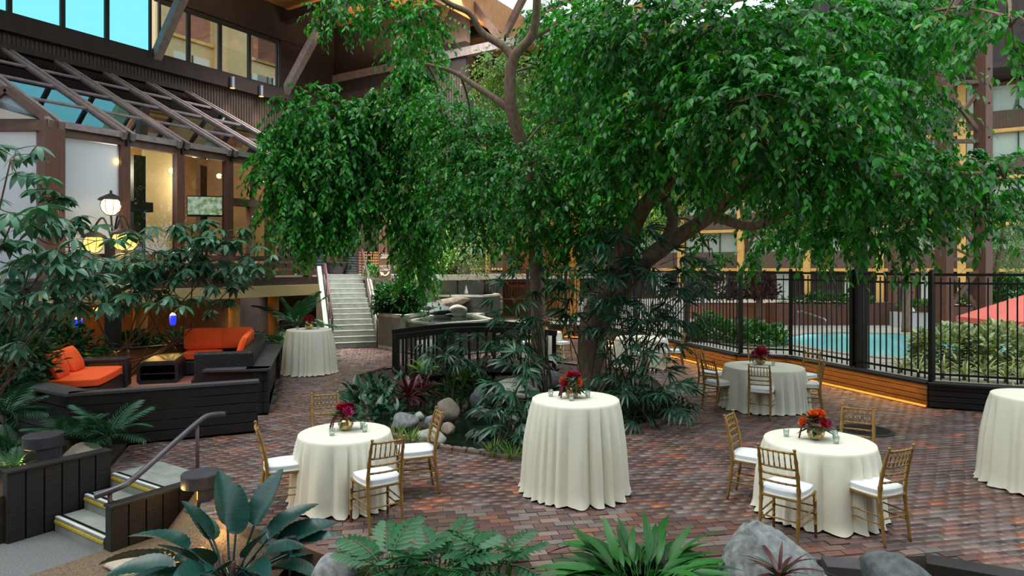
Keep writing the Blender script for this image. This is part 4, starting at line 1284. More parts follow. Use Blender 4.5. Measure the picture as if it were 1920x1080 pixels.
# ---- footbridge with arched rails
bg0, bg1 = Vector((-2.75, 15.6, 0)), Vector((1.1, 16.5, 0))
bd = (bg1 - bg0).normalized(); bn = Vector((-bd.y, bd.x, 0)); BL = (bg1 - bg0).length
br = thing('footbridge', 'black arched footbridge with picket rails over the pond', 'bridge', bg0, world_coords=True)
def arch(s):
    return .14 * math.sin(PI * s)
for k in range(22):
    s = (k + .5) / 22
    c = bg0 + bd * (BL * s) + bn * .55 + Vector((0, 0, .06 + arch(s)))
    mb = MB(); mb.box(c, (BL / 22 - .012, 1.2, .05), rz=math.atan2(bd.y, bd.x)); mb.build('deck_board', M['dark_plank'], br)
for side, o_ in (('front', 0), ('back', 1.15)):
    mb = MB()
    for k in range(20):
        s0, s1 = k / 20, (k + 1) / 20
        a = bg0 + bd * (BL * s0) + bn * o_ + Vector((0, 0, .95 + arch(s0))); b = bg0 + bd * (BL * s1) + bn * o_ + Vector((0, 0, .95 + arch(s1)))
        mb.bar(a, b, .12, .13)
    mb.build('handrail', M['black_metal'], br)
    for k in range(19):
        s = (k + .3) / 18.6
        p = bg0 + bd * (BL * s) + bn * o_ + Vector((0, 0, .06 + arch(s)))
        w = .1 if k in (0, 6, 12, 18) else .055
        mb = MB(); mb.bar(p, p + Vector((0, 0, .86)), w, w, up=(1, 0, 0)); mb.build('baluster', M['black_metal'], br)
    mb = MB()
    for k in range(20):
        s0, s1 = k / 20, (k + 1) / 20
        mb.bar(bg0 + bd * (BL * s0) + bn * o_ + Vector((0, 0, .0 + arch(s0))), bg0 + bd * (BL * s1) + bn * o_ + Vector((0, 0, arch(s1))), .1, .16)
    mb.build('beam', M['dark_timber'], br)

# ---- braced timber columns by the pool, dark post at the fence
def column(px0, px1, Y, ztop, label):
    a = W(px0, 500, Y); b = W(px1, 500, Y * 1.0)
    t = thing('braced_column', label, 'column', (a.x, Y, .44), world_coords=True)
    for x, w in ((a.x, .4), (b.x, .4)):
        mb = MB(); mb.bar((x, Y, .44), (x, Y, ztop), w, w, up=(.9, .43, 0)); mb.build('post', M['brown_post'], t, bevel=.012)
        z = 1.2
        bm_ = MB()
        while z < ztop:
            for dx in (-.08, .08):
                bm_.lathe([(.03, -.03), (.03, .03)], 8, (x + dx, Y - .2, z))
            z += 1.15
        o = bm_.build('bolts', M['iron'], t); o['kind'] = 'stuff'
    k = 0
    for z in np.arange(1.0, ztop - 2, 2.0):
        p, q = ((a.x, b.x) if k % 2 == 0 else (b.x, a.x))
        mb = MB(); mb.bar((p, Y, z), (q, Y, z + 1.7), .12, .14, up=(0, 1, 0)); mb.build('brace', M['brown_beam'], t)
        mb = MB(); mb.bar((q, Y + .06, z), (p, Y + .06, z + 1.7), .12, .14, up=(0, 1, 0)); mb.build('brace', M['brown_beam'], t)
        mb = MB(); mb.bar((a.x, Y, z + 1.85), (b.x, Y, z + 1.85), .12, .16, up=(0, 1, 0)); mb.build('tie', M['brown_beam'], t)
        k += 1
    return t
column(1770, 1843, 22.6, 14.0, 'tall braced pair of brown timber columns beside the pool')
column(1676, 1705, 36.0, 9.5, 'brown timber column pair far behind the pool')
p = W(1614, 690, 14.2)
t = thing('timber_post', 'dark square post rising through the fence into the canopy', 'post', (p.x, p.y, .44))
mb = MB(); mb.box((0, 0, 1.9), (.2, .2, 3.8)); mb.build('shaft', M['dark_timber'], t, bevel=.01)
mb = MB(); mb.box((0, 0, 3.75), (.26, .26, .3)); mb.build('capital', M['brown_beam'], t)

# ---- pool side things
t = thing('pool_handrail', 'bent chrome handrail at the far edge of the pool', 'handrail', W(1522, 612, 22.6), world_coords=True)
for dy in (0, .6):
    mb = MB(); mb.tube(smooth_path([W(1497, 610, 23 + dy), W(1497, 588, 23 + dy), W(1500, 583, 23 + dy), W(1540, 596, 22.2 + dy), W(1549, 602, 22 + dy), W(1550, 614, 21.8 + dy)], 4), .03, 8); mb.build('rail', M['steel'], t, smooth=True)
def boxplanter(px0, px1, y0, y1, Y, m, label, d=.8):
    a, b = W(px0, y0, Y), W(px1, y1, Y)
    t = thing('box_planter', label, 'planter', ((a.x + b.x) / 2, Y + d / 2, .44))
    w, h = b.x - a.x, a.z - .44
    mb = MB()
    for c, s in (((0, -d / 2, h / 2), (w, .06, h)), ((0, d / 2, h / 2), (w, .06, h)), ((-w / 2 + .03, 0, h / 2), (.06, d, h)), ((w / 2 - .03, 0, h / 2), (.06, d, h))):
        mb.box(c, s)
    mb.build('box', m, t)
    mb = MB(); mb.box((0, 0, h / 2 - .04), (w - .1, d - .1, h - .08)); mb.build('soil', M['soil'], t)
    return t
boxplanter(1693, 1745, 587, 615, 23.5, M['white_box'], 'white box planter beyond the pool')
boxplanter(1455, 1692, 570, 612, 24.6, M['brown_post'], 'long brown box planter beyond the chrome handrail', 1.0)
boxplanter(1300, 1448, 570, 600, 27.5, M['terracotta'], 'terracotta coloured planter wall behind the hedge', 1.0)
boxplanter(1746, 1990, 575, 612, 25.5, M['brown_post'], 'brown planter wall behind the braced columns', 1.0)
def umbrella(p, r, h, label):
    t = thing('parasol', label, 'parasol', p)
    mb = MB(); n = 8
    vs = [(0, 0, h)] + [(r * math.cos(2 * PI * (k + .5) / n), r * math.sin(2 * PI * (k + .5) / n), h - .62) for k in range(n)]
    vs += [(0, 0, h - .03)] + [(v[0], v[1], v[2] - .12) for v in vs[1:n + 1]]
    fs = [(0, 1 + k, 1 + (k + 1) % n) for k in range(n)] + [(1 + k, n + 2 + k, n + 2 + (k + 1) % n, 1 + (k + 1) % n) for k in range(n)]
    mb.add(vs, fs); mb.build('canopy', M['coral'], t)
    mb = MB(); mb.tube([(0, 0, 0), (0, 0, h + .06)], .025, 10); mb.build('pole', M['white_box'], t)
    for k in range(n):
        mb = MB(); mb.tube([(0, 0, h - .04), Vector(vs[1 + k]) + Vector((0, 0, -.03))], .01, 5); mb.build('rib', M['white_box'], t)
    mb = MB(); mb.lathe([(.3, 0), (.3, .06), (.05, .09)], 20); mb.build('base', M['iron'], t)
p = W(1945, 585, 15.0)
umbrella(Vector((p.x, p.y, .44)), 1.55, 1.62, 'coral parasol at the right edge behind the fence')
p = W(978, 525, 30); umbrella(Vector((p.x, p.y, .44)), 1.4, 2.0, 'coral parasol far behind the lady palms')
# hanging warm globes and iron screen in front of the amber lobby
isn = thing('iron_screen', 'rusty iron grille screen in front of the amber lobby', 'screen', W(900, 545, 27), world_coords=True)
gm = MB(); gm.box((0, 0, 0), (.03, .03, 2.6)); gme = gm.mesh('picket', M['rust_rail'])
a, b = W(852, 500, 27), W(1075, 500, 29)
for k in range(42):
    q = a + (b - a) * (k / 41); inst('picket', gme, isn, Vector((q.x, q.y, 2.5)) - ORG['iron_screen'], Quaternion())
for z in (1.25, 2.0, 2.7, 3.4, 3.8):
    mb = MB(); mb.bar(Vector((a.x, a.y, z)), Vector((b.x, b.y, z)), .04, .05); mb.build('rail', M['rust_rail'], isn)
for k, (px, py) in enumerate(((1041, 479), (1064, 477))):
    c = W(px, py, 31)
    t = thing('pendant_globe', ('left warm globe lamp glowing beyond the palms', 'right warm globe lamp glowing beyond the palms')[k], 'light', c)
    mb = MB(); mb.lathe([(.001, -.2), (.14, -.15), (.22, 0), (.14, .15), (.03, .2)], 18, cap=False); mb.build('globe', M['globe_amber'], t, smooth=True)
    mb = MB(); mb.tube([(0, 0, .18), (0, 0, 5.6 - c.z)], .012, 6); mb.build('cord', M['black_metal'], t)
# lattice screens and benches along the lobby
ls = thing('lattice_screen', 'wooden lattice screen right of the stair head', 'screen', T(1.9, 5.2, 2.3), world_coords=True)
for k in range(9):
    mb = MB(); mb.bar(T(1.5 + .09 * k, 5.2, 2.3), T(1.5 + .09 * k, 5.2, 3.2), .025, .025, up=TX); mb.build('slat', M['deck_wood'], ls)
for k in range(8):
    mb = MB(); mb.bar(T(1.45, 5.18, 2.4 + .11 * k), T(2.3, 5.18, 2.4 + .11 * k), .02, .03); mb.build('slat', M['deck_wood'], ls)
for k, (x, y) in enumerate(((2.4, 5.3), (4.3, 6.5), (6.2, 7.4))):
    mb = MB(); q = T(x, y, 0); mb.bar((q.x, q.y, 2.2), (q.x, q.y, 6.4), .34, .34, up=TX)
    o = mb.build('lobby_post', M['brown_post'], bevel=.01); tag(o, ('brown lobby post just right of the lattice screen', 'brown lobby post behind the fountain wall', 'brown lobby post by the iron screen')[k], 'column', 'brown posts along the lobby front')
bs = thing('slat_bench', 'brown slatted bench rail left of the stair head', 'bench', T(-1.6, 4.6, 2.3), world_coords=True)
for k in range(5):
    mb = MB(); mb.bar(T(-2.6, 4.6, 2.42 + .13 * k), T(-.45, 4.6, 2.42 + .13 * k), .04, .09); mb.build('slat', M['brown_post'], bs)
for x in (-2.5, -.55):
    mb = MB(); mb.bar(T(x, 4.64, 2.3), T(x, 4.64, 3.05), .08, .08, up=TX); mb.build('leg', M['brown_post'], bs)
# floor drain
p = G(1622, 808)
t = thing('drain_cover', 'round iron drain cover in the brick floor behind the right table', 'drain', (p.x, p.y, .006))
mb = MB(); mb.lathe([(.42, 0), (.42, .012), (.36, .014), (.36, 0)], 36, cap=False); mb.build('ring', M['iron'], t)
mb = MB(); mb.lathe([(.35, 0), (.35, .008), (.001, .008)], 32, cap=False); mb.build('lid', M['iron'], t)
mb = MB()
for k in range(7):
    mb.box((0, -.24 + .08 * k, .012), (2 * math.sqrt(.33 ** 2 - (-.24 + .08 * k) ** 2), .03, .008))
mb.build('ribs', M['black_metal'], t)
# timber curbs at the front right
for k, (a, b, lb) in enumerate(((G(1535, 1050), G(1606, 1056), 'short grey timber curb between the two front boulders'), (G(1722, 1045), G(1990, 1092), 'long dark timber curb at the bottom right corner'))):
    mb = MB(); mb.bar(a + Vector((0, -.1, -.12)), b + Vector((0, -.1, -.12)), .22, .32)
    o = mb.build('timber_curb', M['grey_timber'] if k == 0 else M['dark_timber'], bevel=.008); tag(o, lb, 'curb')
mb = MB(); a, b = Vector((-2.12, 6.4, -.14)), Vector((-.85, 5.46, -.14)); mb.bar(a, b, .08, .26)
o = mb.build('timber_curb', M['brown_beam'], bevel=.006); tag(o, 'brown timber edge board of the plaza beside the grey boulder', 'curb')
# spotlight fixture by the plaza edge
p = W(545, 1000, 6.25)
t = thing('garden_spotlight', 'small grey garden spotlight at the plaza edge behind the big leaves', 'light', (p.x, p.y, -.44))
mb = MB(); mb.tube([(0, 0, 0), (0, 0, .42)], .02, 8); mb.build('stake', M['steel'], t)
mb = MB(); mb.box((0.02, 0, .46), (.06, .06, .1)); mb.lathe([(.03, .38), (.03, .5)], 12, (-.04, 0, 0)); mb.build('housing', M['iron'], t)

# ================================================================== TABLES, CHAIRS, CENTREPIECES
def cloth(R, zt, seed, flare=.085, folds=15, amp=.034):
    rn = random.Random(seed)
    N = 200
    ph = [rn.uniform(0, 2 * PI) for _ in range(4)]
    def fold(a):
        w = a + .13 * math.sin(2 * a + ph[0]) + .08 * math.sin(5 * a + ph[1])
        s = abs(math.sin(folds * .5 * w + ph[2])) ** .8
        return (2 * s - 1) * (.8 + .3 * math.sin(3 * a + ph[1])) + .18 * math.sin(folds * 1.7 * w + ph[3])
    mb = MB()
    vs, fs = [], []
    radii = [0.001, R * .5, R * .9, R * .985]
    for r in radii:
        vs += [(r * math.cos(2 * PI * k / N), r * math.sin(2 * PI * k / N), zt) for k in range(N)]
    rowsz = [(R + .002, zt - .006), (R + .008, zt - .03)] + [(None, f) for f in (.1, .2, .32, .45, .58, .72, .85, .94, 1.0)]
    for r, z in rowsz:
        for k in range(N):
            a = 2 * PI * k / N
            if r is not None:
                rr_, zz = r, z
            else:
                f = z
                fd = fold(a)
                rr_ = R + .008 + flare * f ** .8 + amp * fd * min(1, f * 2.2) ** .8
                zz = (zt - .03) * (1 - f) + .012 + (.012 * (1 - fd) if f > .9 else 0)
                if f == 1.0:
                    rr_ += .012 + .01 * fd
            vs.append((rr_ * math.cos(a), rr_ * math.sin(a), zz))
    nr = len(radii) + len(rowsz)
    for i in range(nr - 1):
        for k in range(N):
            k2 = (k + 1) % N
            fs.append((i * N + k, (i + 1) * N + k, (i + 1) * N + k2, i * N + k2))
    mb.add(vs, fs)
    return mb
def table(x, y, R, zt, label, seed, name='round_table', folds=24, group=None):
    t = thing(name, label, 'table', (x, y, 0), group=group)
    c = cloth(R, zt, seed, flare=.07 if zt < .9 else .095, folds=folds, amp=.038 if zt < .9 else .044).build('tablecloth', M['cloth_ivory'], t, smooth=True)
    mb = MB(); mb.lathe([(R - .01, zt - .03), (R - .01, zt - .005)], 40); mb.build('tabletop', M['deck_wood'], t)
    mb = MB(); mb.lathe([(.3, 0), (.3, .03), (.05, .06), (.05, zt - .03)], 20); mb.build('pedestal', M['black_metal'], t)
    return t

# ---- chair prototype (facing +X, seat centre over the origin)
def bamboo(a, b, r0, r1=None, rings=(), n=7):
    a, b = Vector(a), Vector(b)
    r1 = r0 if r1 is None else r1
    st_ = [0.0]
    rad = [r0]
    for f in rings:
        r = r0 + (r1 - r0) * f
        for df, k in ((-.012, 1.0), (-.006, 1.28), (.006, 1.28), (.012, 1.0)):
            st_.append(f + df); rad.append(r * k)
    st_.append(1.0); rad.append(r1)
    return [a + (b - a) * s for s in st_], rad
def make_chair(name, label, group):
    t = thing(name, label, 'chair', group=group)
    g = M['gold']
    fx, bx, hw, hb = .19, -.185, .195, .175
    for s in (-1, 1):
        mb = MB(); p, r = bamboo((fx + .015, s * (hw + .006), 0), (fx - .004, s * hw, .44), .0135, .0175, (.3, .55, .8)); mb.tube(p, r, 8); mb.build('leg', g, t, smooth=True)
    for s in (-1, 1):
        pts = [(bx - .055, s * hb, 0), (bx - .012, s * hb, .3), (bx, s * hb, .45), (bx - .012, s * hb * .99, .6), (bx - .05, s * hb * .97, .78), (bx - .09, s * hb * .95, .915)]
        sp = smooth_path(pts, 5)
        L_ = len(sp) - 1
        rad = []
        for i in range(L_ + 1):
            f = i / L_
            base = .0125 + .006 * math.sin(PI * min(1, f * 1.05)) ** .7
            rad.append(base * (1.3 if i in (4, 8, 13, 17, 21) else 1.0))
        mb = MB(); mb.tube(sp, rad, 8); q = sp[-1]
        mb.lathe([(.008, 0), (.017, .006), (.017, .018), (.001, .026)], 8, q); mb.build('back_post', g, t, smooth=True)
    def bp(z):   # back post centre line at height z
        k = [(.45, bx), (.6, bx - .012), (.78, bx - .05), (.915, bx - .09)]
        for (z0, x0), (z1, x1) in zip(k, k[1:]):
            if z <= z1:
                return x0 + (x1 - x0) * (z - z0) / (z1 - z0)
        return k[-1][1]
    for i, z in enumerate((.893, .735, .66, .585)):
        mb = MB(); p, r = bamboo((bp(z), -hb * .97, z), (bp(z), hb * .97, z), .0105, None, (.12, .3, .5, .7, .88))
        for q in p:
            q.x -= .02 * (1 - ((q.y / hb) ** 2))
        mb.tube(p, r, 7); mb.build('back_rail', g, t, smooth=True)
    for k in range(6):
        y = -hb * .72 + hb * 1.44 * k / 5
        dx = -.02 * (1 - (y / hb) ** 2)
        mb = MB(); p, r = bamboo((bp(.735) + dx, y, .735), (bp(.893) + dx, y, .893), .0068, None, (.3, .7), 6); mb.tube(p, r, 6); mb.build('spindle', g, t, smooth=True)
    mb = MB(); mb.prism([(fx + .02, -hw - .015), (fx + .02, hw + .015), (bx - .015, hb + .012), (bx - .015, -hb - .012)], .425, .455); mb.build('seat_frame', g, t, bevel=.01)
    bm = bmesh.new()
    bmesh.ops.create_cube(bm, size=1)
    bmesh.ops.subdivide_edges(bm, edges=bm.edges[:], cuts=6, use_grid_fill=True)
    for v in bm.verts:
        x, y, z = v.co * 2
        rx = x * math.sqrt(1 - .22 * y * y); ry = y * math.sqrt(1 - .22 * x * x)
        wy = (hw + .01) + (hb - hw) * (1 - x) / 2
        e = max(abs(x), abs(y))
        hh = .034 * (1 - .3 * e ** 4)
        v.co = Vector((rx * .205, ry * wy * 1.02, .489 + (z * hh if z > -.5 else -.034)))
    me = bpy.data.meshes.new('cushion'); bm.to_mesh(me); bm.free()
    me.polygons.foreach_set('use_smooth', [True] * len(me.polygons)); me.materials.append(M['cushion_white'])
    o = bpy.data.objects.new('cushion', me); o.parent = t; COL.objects.link(o)
    for z, names in ((.2, 'fs'), (.275, 'fs')):
        for s in (-1, 1):
            mb = MB(); p, r = bamboo((fx + .006, s * hw, z), (bx - .02, s * hb, z), .0085, None, (.2, .5, .8)); mb.tube(p, r, 6); mb.build('stretcher', g, t, smooth=True)
        mb = MB(); p, r = bamboo((fx + .006, -hw, z + .03), (fx + .006, hw, z + .03), .0085, None, (.2, .5, .8)); mb.tube(p, r, 6); mb.build('stretcher', g, t, smooth=True)
    mb = MB(); p, r = bamboo((bx - .022, -hb, .25), (bx - .022, hb, .25), .0085, None, (.2, .5, .8)); mb.tube(p, r, 6); mb.build('stretcher', g, t, smooth=True)
    for s in (-1, 1):
        mb = MB(); mb.tube(smooth_path([(fx, s * hw, .36), (fx - .04, s * (hw - .003), .41), (fx - .09, s * (hw - .006), .43)], 3), .007, 6); mb.build('corner_brace', g, t, smooth=True)
    return t
T1, T2, T3, T4, T5 = (-1.86, 7.42), (3.25, 7.06), (4.66, 12.35), (3.35, 17.3), (.98, 18.9)
CH = [  # x, y, facing degrees, label
    (-2.45, 7.16, 25, 'gold chair at the left of the small front left table, seen side on'),
    (-1.36, 6.73, 124, 'gold chair with its back to us at the front left table'),
    (-1.11, 7.70, 199, 'gold chair at the right of the front left table, back edge on'),
    (-2.38, 8.60, -68, 'gold chair behind the front left table, only its back showing'),
    (2.71, 7.48, -34, 'gold chair at the far left of the front right table'),
    (2.63, 6.38, 48, 'gold chair with its back to us behind the grey boulder'),
    (3.51, 6.45, 114, 'gold chair nearest the right corner at the front right table'),
    (4.00, 7.76, 238, 'gold chair behind the front right table beside the drain cover'),
    (3.78, 12.2, 28, 'gold chair at the left front of the fence side table'),
    (3.98, 13.3, -40, 'gold chair at the left rear of the fence side table'),
    (4.32, 11.55, 62, 'gold chair with its back to us at the fence side table'),
    (5.33, 12.0, 160, 'gold chair at the right front of the fence side table'),
    (5.70, 13.0, 212, 'gold chair at the right rear of the fence side table'),
    (5.05, 13.7, 252, 'gold chair behind the flowers of the fence side table'),
    (4.08, 16.8, 172, 'gold chair right of the distant table beside the amber planter wall'),
    (2.62, 17.6, 10, 'gold chair left of the distant table, half hidden by the palms'),
    (3.1, 16.2, 78, 'gold chair in front of the distant table behind the bamboo like palm stems'),
    (1.38, 18.6, 215, 'gold chair right of the far small table beside the trunk'),
    (.35, 18.6, 15, 'gold chair left of the far small table by the bridge'),
]
chair0 = make_chair('banquet_chair', CH[0][3], 'gold ballroom chairs around the tables')
for i, (x, y, a, lb) in enumerate(CH):
    c = chair0 if i == 0 else copy_tree(chair0)
    c.location = (x, y, 0); c.rotation_euler = (0, 0, math.radians(a)); c['label'] = lb
table(*T1, .5, .76, 'small round table under ivory cloth at front left', 1)
table(*T2, .545, .76, 'round table under ivory cloth at front right behind the boulder', 2, folds=25)
table(*T3, .7, .76, 'larger round table under ivory cloth beside the fence', 3, folds=32)
table(*T4, .66, .76, 'distant round ivory table behind the palm stems', 4, folds=28)
table(*T5, .42, .76, 'far small round ivory table beyond the bridge', 5)
table(.737, 7.74, .5, 1.07, 'tall round cocktail table under ivory cloth in the middle of the bricks', 6, 'cocktail_table', 23)
table(-4.96, 16.3, .53, 1.07, 'tall round cocktail table under ivory cloth beside the orange sofas', 7, 'cocktail_table', 24)
table(6.28, 7.9, .5, 1.07, 'tall round cocktail table under ivory cloth cut by the right edge', 8, 'cocktail_table', 23)

def flower_mesh(mname, r, seed):
    rn = random.Random(seed)
    mb = MB()
    for ring, (rad, tilt, n_) in enumerate(((1, 12, 11), (.78, 38, 10), (.5, 60, 8), (.26, 78, 5))):
        for k in range(n_):
            a = 2 * PI * (k + .5 * (ring % 2)) / n_ + rn.uniform(-.1, .1)
            ti = math.radians(tilt + rn.uniform(-8, 8))
            L_ = r * (.75 + .25 * rad) * rn.uniform(.9, 1.08)
            w = r * .3
            ca_, sa_ = math.cos(a), math.sin(a)
            def P(u, v, h):
                x = u * math.cos(ti); z = u * math.sin(ti) + h
                return (x * ca_ - v * sa_, x * sa_ + v * ca_, z)
            mb.add([P(.02 * r, -.08 * r, 0), P(.02 * r, .08 * r, 0), P(L_ * .6, w * .7, .04 * r), P(L_, w * .25, .1 * r), P(L_, -w * .25, .1 * r), P(L_ * .6, -w * .7, .04 * r), P(L_ * .6, 0, -.03 * r)],
                   [(0, 1, 2, 6), (6, 2, 3, 4), (6, 4, 5), (0, 6, 5)])
    return mb.mesh('flower', M[mname], smooth=False)
FL = {k: flower_mesh(k, .06, i) for i, k in enumerate(('flower_red', 'flower_magenta', 'flower_orange', 'flower_burgundy'))}
lf = MB(); lf.add([(0, 0, 0), (.045, .02, .004), (.045, -.02, .004), (.045, 0, -.006), (.1, 0, -.012)], [(0, 3, 1), (0, 2, 3), (3, 4, 1), (3, 2, 4)])
LFM = lf.mesh('leaf', M['bouquet_leaf'])
def bouquet(x, y, z, label, cols, seed, sc=1.0, trail=True):
    rn = random.Random(seed)
    t = thing('flower_arrangement', label, 'flowers', (x, y, z), group='centrepieces on the tables')
    mb = MB(); mb.lathe([(r * sc, h * sc) for r, h in ((.035, 0), (.06, .02), (.075, .055), (.068, .09), (.055, .105), (.05, .105), (.05, .08), (.001, .08))], 20); mb.build('vase', M['vase_gold'], t, smooth=False)
    for k in range(11):
        a = rn.uniform(0, 2 * PI); e = rn.uniform(.1, 1.4) if k > 3 else rn.uniform(.6, 1.5)
        d = Vector((math.cos(a) * math.cos(e), math.sin(a) * math.cos(e), math.sin(e)))
        p = Vector((0, 0, .13)) + d * .085
        q = Vector((0, 0, 1)).rotation_difference(d)
        inst('flower', FL[cols[k % len(cols)]], t, p * sc, q, sc * rn.uniform(.75, 1.15))
    for k in range(40):
        a = rn.uniform(0, 2 * PI); e = rn.uniform(-.4, 1.0)
        d = Vector((math.cos(a) * math.cos(e), math.sin(a) * math.cos(e), math.sin(e)))
        inst('leaf', LFM, t, (Vector((0, 0, .11)) + d * .06) * sc, frame_quat(d, roll=rn.uniform(-.6, .6)), sc * rn.uniform(.8, 1.3))
    if trail:
        for k in range(3):
            a = rn.uniform(2.4, 4.2) if seed % 2 else rn.uniform(-.7, 2.5) + 2.2
            ca_, sa_ = math.cos(a), math.sin(a)
            pts = smooth_path([Vector((ca_ * r, sa_ * r, h)) * sc for r, h in ((.05, .13), (.09, .15), (.125, .11), (.14, .06), (.15, .012 + .01 * k))], 4)
            mb = MB(); mb.tube(pts, [.006 * sc + .004 * (i % 2) for i in range(len(pts))], 5); mb.build('amaranth_strand', M['flower_burgundy'], t)
    return t
def votive(x, y, z, label, h=.075):
    t = thing('votive_glass', label, 'candle', (x, y, z), group='votive glasses on the tables')
    mb = MB(); mb.lathe([(.026, 0), (.032, h * .95), (.033, h), (.030, h), (.028, h * .5), (.024, .01), (.001, .008)], 16); mb.build('glass', M['glass_votive'], t, smooth=True)
    mb = MB(); mb.lathe([(.0235, .012), (.0255, h * .38), (.001, h * .38)], 14); mb.build('candle', M['candle'], t)
R_, G_2, O_, U_ = 'flower_red', 'flower_magenta', 'flower_orange', 'flower_burgundy'
bouquet(T1[0] - .01, T1[1] + .08, .765, 'red flowers with trailing burgundy strands on the front left table', (R_, R_, U_, R_, G_2), 3, 1.15)
bouquet(T2[0] - .02, T2[1] + .03, .765, 'orange, red and magenta flowers on the front right table', (O_, R_, O_, G_2, U_), 4, 1.2)
bouquet(.70, 7.78, 1.075, 'crimson flowers in a gold vase on the central cocktail table', (R_, G_2, R_, R_, O_), 5, 1.15)
bouquet(T3[0] + .02, T3[1] + .2, .765, 'magenta and orange flowers on the fence side table', (G_2, R_, G_2, O_), 6, 1.3)
bouquet(-4.96, 16.3, 1.075, 'red flowers on the tall table beside the sofas', (R_, R_, U_), 7, 1.3, False)
bouquet(T5[0] - .05, T5[1], .765, 'orange flowers on the far small table beyond the bridge', (O_, R_, O_), 8, 1.3, False)
def vset(tx, ty, z, where, pts):
    for (dx, dy, nm) in pts:
        votive(tx + dx, ty + dy, z, 'small clear votive glass %s on the %s' % (nm, where))
vset(*T1, .765, 'front left table', ((-.1, -.16, 'in front of the flowers'), (.17, .13, 'right and behind the flowers'), (.22, 0, 'right of the flowers')))
vset(*T2, .765, 'front right table', ((-.28, .16, 'left of the flowers'), (.22, .1, 'right of the flowers'), (.12, -.13, 'in front of the flowers')))
vset(.737, 7.74, 1.075, 'central cocktail table', ((-.28, .12, 'left of the flowers'), (.15, .06, 'right of the flowers'), (-.06, -.14, 'in front of the flowers')))
vset(*T3, .765, 'fence side table', ((.2, .05, 'right of the flowers'), (-.15, .05, 'left of the flowers')))
vset(-4.96, 16.3, 1.075, 'tall table beside the sofas', ((-.25, -.1, 'left of the flowers'), (.2, .05, 'right of the flowers')))

# ================================================================== PLANTS
TL = np.array([(0, 0, 0), (.22, .19, .03), (.58, .22, .03), (.22, -.19, .03), (.58, -.22, .03), (.42, 0, -.03), (.8, .09, -.05), (.8, -.09, -.05), (1, 0, -.16)])
TLF = np.array([(0, 5, 1), (1, 5, 2), (0, 3, 5), (3, 4, 5), (5, 6, 2), (5, 4, 7), (5, 7, 6), (7, 8, 6)])
TN = len(TL)
def nrmz(a):
    return a / (np.linalg.norm(a, axis=-1, keepdims=True) + 1e-9)
def leaf_verts(pos, d, up, size):
    d = nrmz(d); y = nrmz(np.cross(up, d)); z = np.cross(d, y)
    return pos[:, None] + size[:, None, None] * (TL[None, :, 0:1] * d[:, None] + TL[None, :, 1:2] * y[:, None] + TL[None, :, 2:3] * z[:, None])
def leaf_cloud(name, pos, d, up, size, m, parent, cols):
    Vv = leaf_verts(pos, d, up, size).reshape(-1, 3)
    F = (TLF[None] + (np.arange(len(pos)) * TN)[:, None, None]).reshape(-1, 3)
    return np_mesh(name, Vv, F, m, parent, np.repeat(cols, TN, 0), 'stuff')
def green(n, lo=(10, 66, 26), hi=(72, 184, 50), warm=.02):
    lo, hi = np.array(s2l(lo)), np.array(s2l(hi))
    t = RNG.beta(1.6, 2.0, (n, 1))
    c = lo + (hi - lo) * t
    k = RNG.random(n) < warm
    c[k] = np.array(s2l((140, 160, 50)))
    return c
def sprays(c, r, n, K=13, ln=(.35, .8), droop=.55, inner=.35):
    """drooping leafy twigs filling an ellipsoid: leaf positions, directions, up vectors and the twig lines"""
    u = nrmz(RNG.normal(0, 1, (n, 3)))
    rad = RNG.uniform(inner, 1, n) ** .6
    rad[:int(n * .2)] *= .5
    p = np.array(c) + u * np.array(r) * rad[:, None]
    d = nrmz(u * .8 + RNG.normal(0, .45, (n, 3)) + np.array([0, 0, .1]))
    L_ = RNG.uniform(*ln, n)
    s = np.linspace(.08, 1, K)
    P = p[:, None] + d[:, None] * (s[None, :, None] * L_[:, None, None]) + np.array([0, 0, -1.0]) * (droop * L_[:, None] * s[None] ** 2)[..., None]
    T_ = nrmz(d[:, None] + np.array([0, 0, -1.0]) * (2 * droop * s)[None, :, None])
    side = nrmz(np.cross(T_, np.array([0, 0, 1.0])) + 1e-6)
    sg = np.where(np.arange(K) % 2 == 0, 1.0, -1.0)[None, :, None]
    D = nrmz(T_ * .55 + side * sg * .6 + np.array([0, 0, -.45]) + RNG.normal(0, .28, P.shape))
    UP = nrmz(u[:, None] * .35 + np.array([0, 0, 1.0]) + RNG.normal(0, .35, P.shape))
    lines = np.stack([P[:, 0] - d * .05, P[:, K // 2], P[:, -1]], 1)
    return P.reshape(-1, 3), D.reshape(-1, 3), UP.reshape(-1, 3), lines
def twig_mesh(name, lines, parent, m, r=.006):
    A = lines.reshape(-1, lines.shape[1], 3)
    nL, k, _ = A.shape
    off_ = np.array([(r, 0, 0), (-r * .5, r * .8, 0), (-r * .5, -r * .8, 0)])
    sc = np.linspace(1, .35, k)
    Vv = (A[:, :, None] + off_[None, None] * sc[None, :, None, None]).reshape(-1, 3)
    F = []
    for i in range(k - 1):
        for j in range(3):
            F.append((i * 3 + j, i * 3 + (j + 1) % 3, i * 3 + 3 + (j + 1) % 3, i * 3 + 3 + j))
    F = (np.array(F)[None] + (np.arange(nL) * k * 3)[:, None, None]).reshape(-1, 4)
    return np_mesh(name, Vv, F, m, parent, kind='stuff')
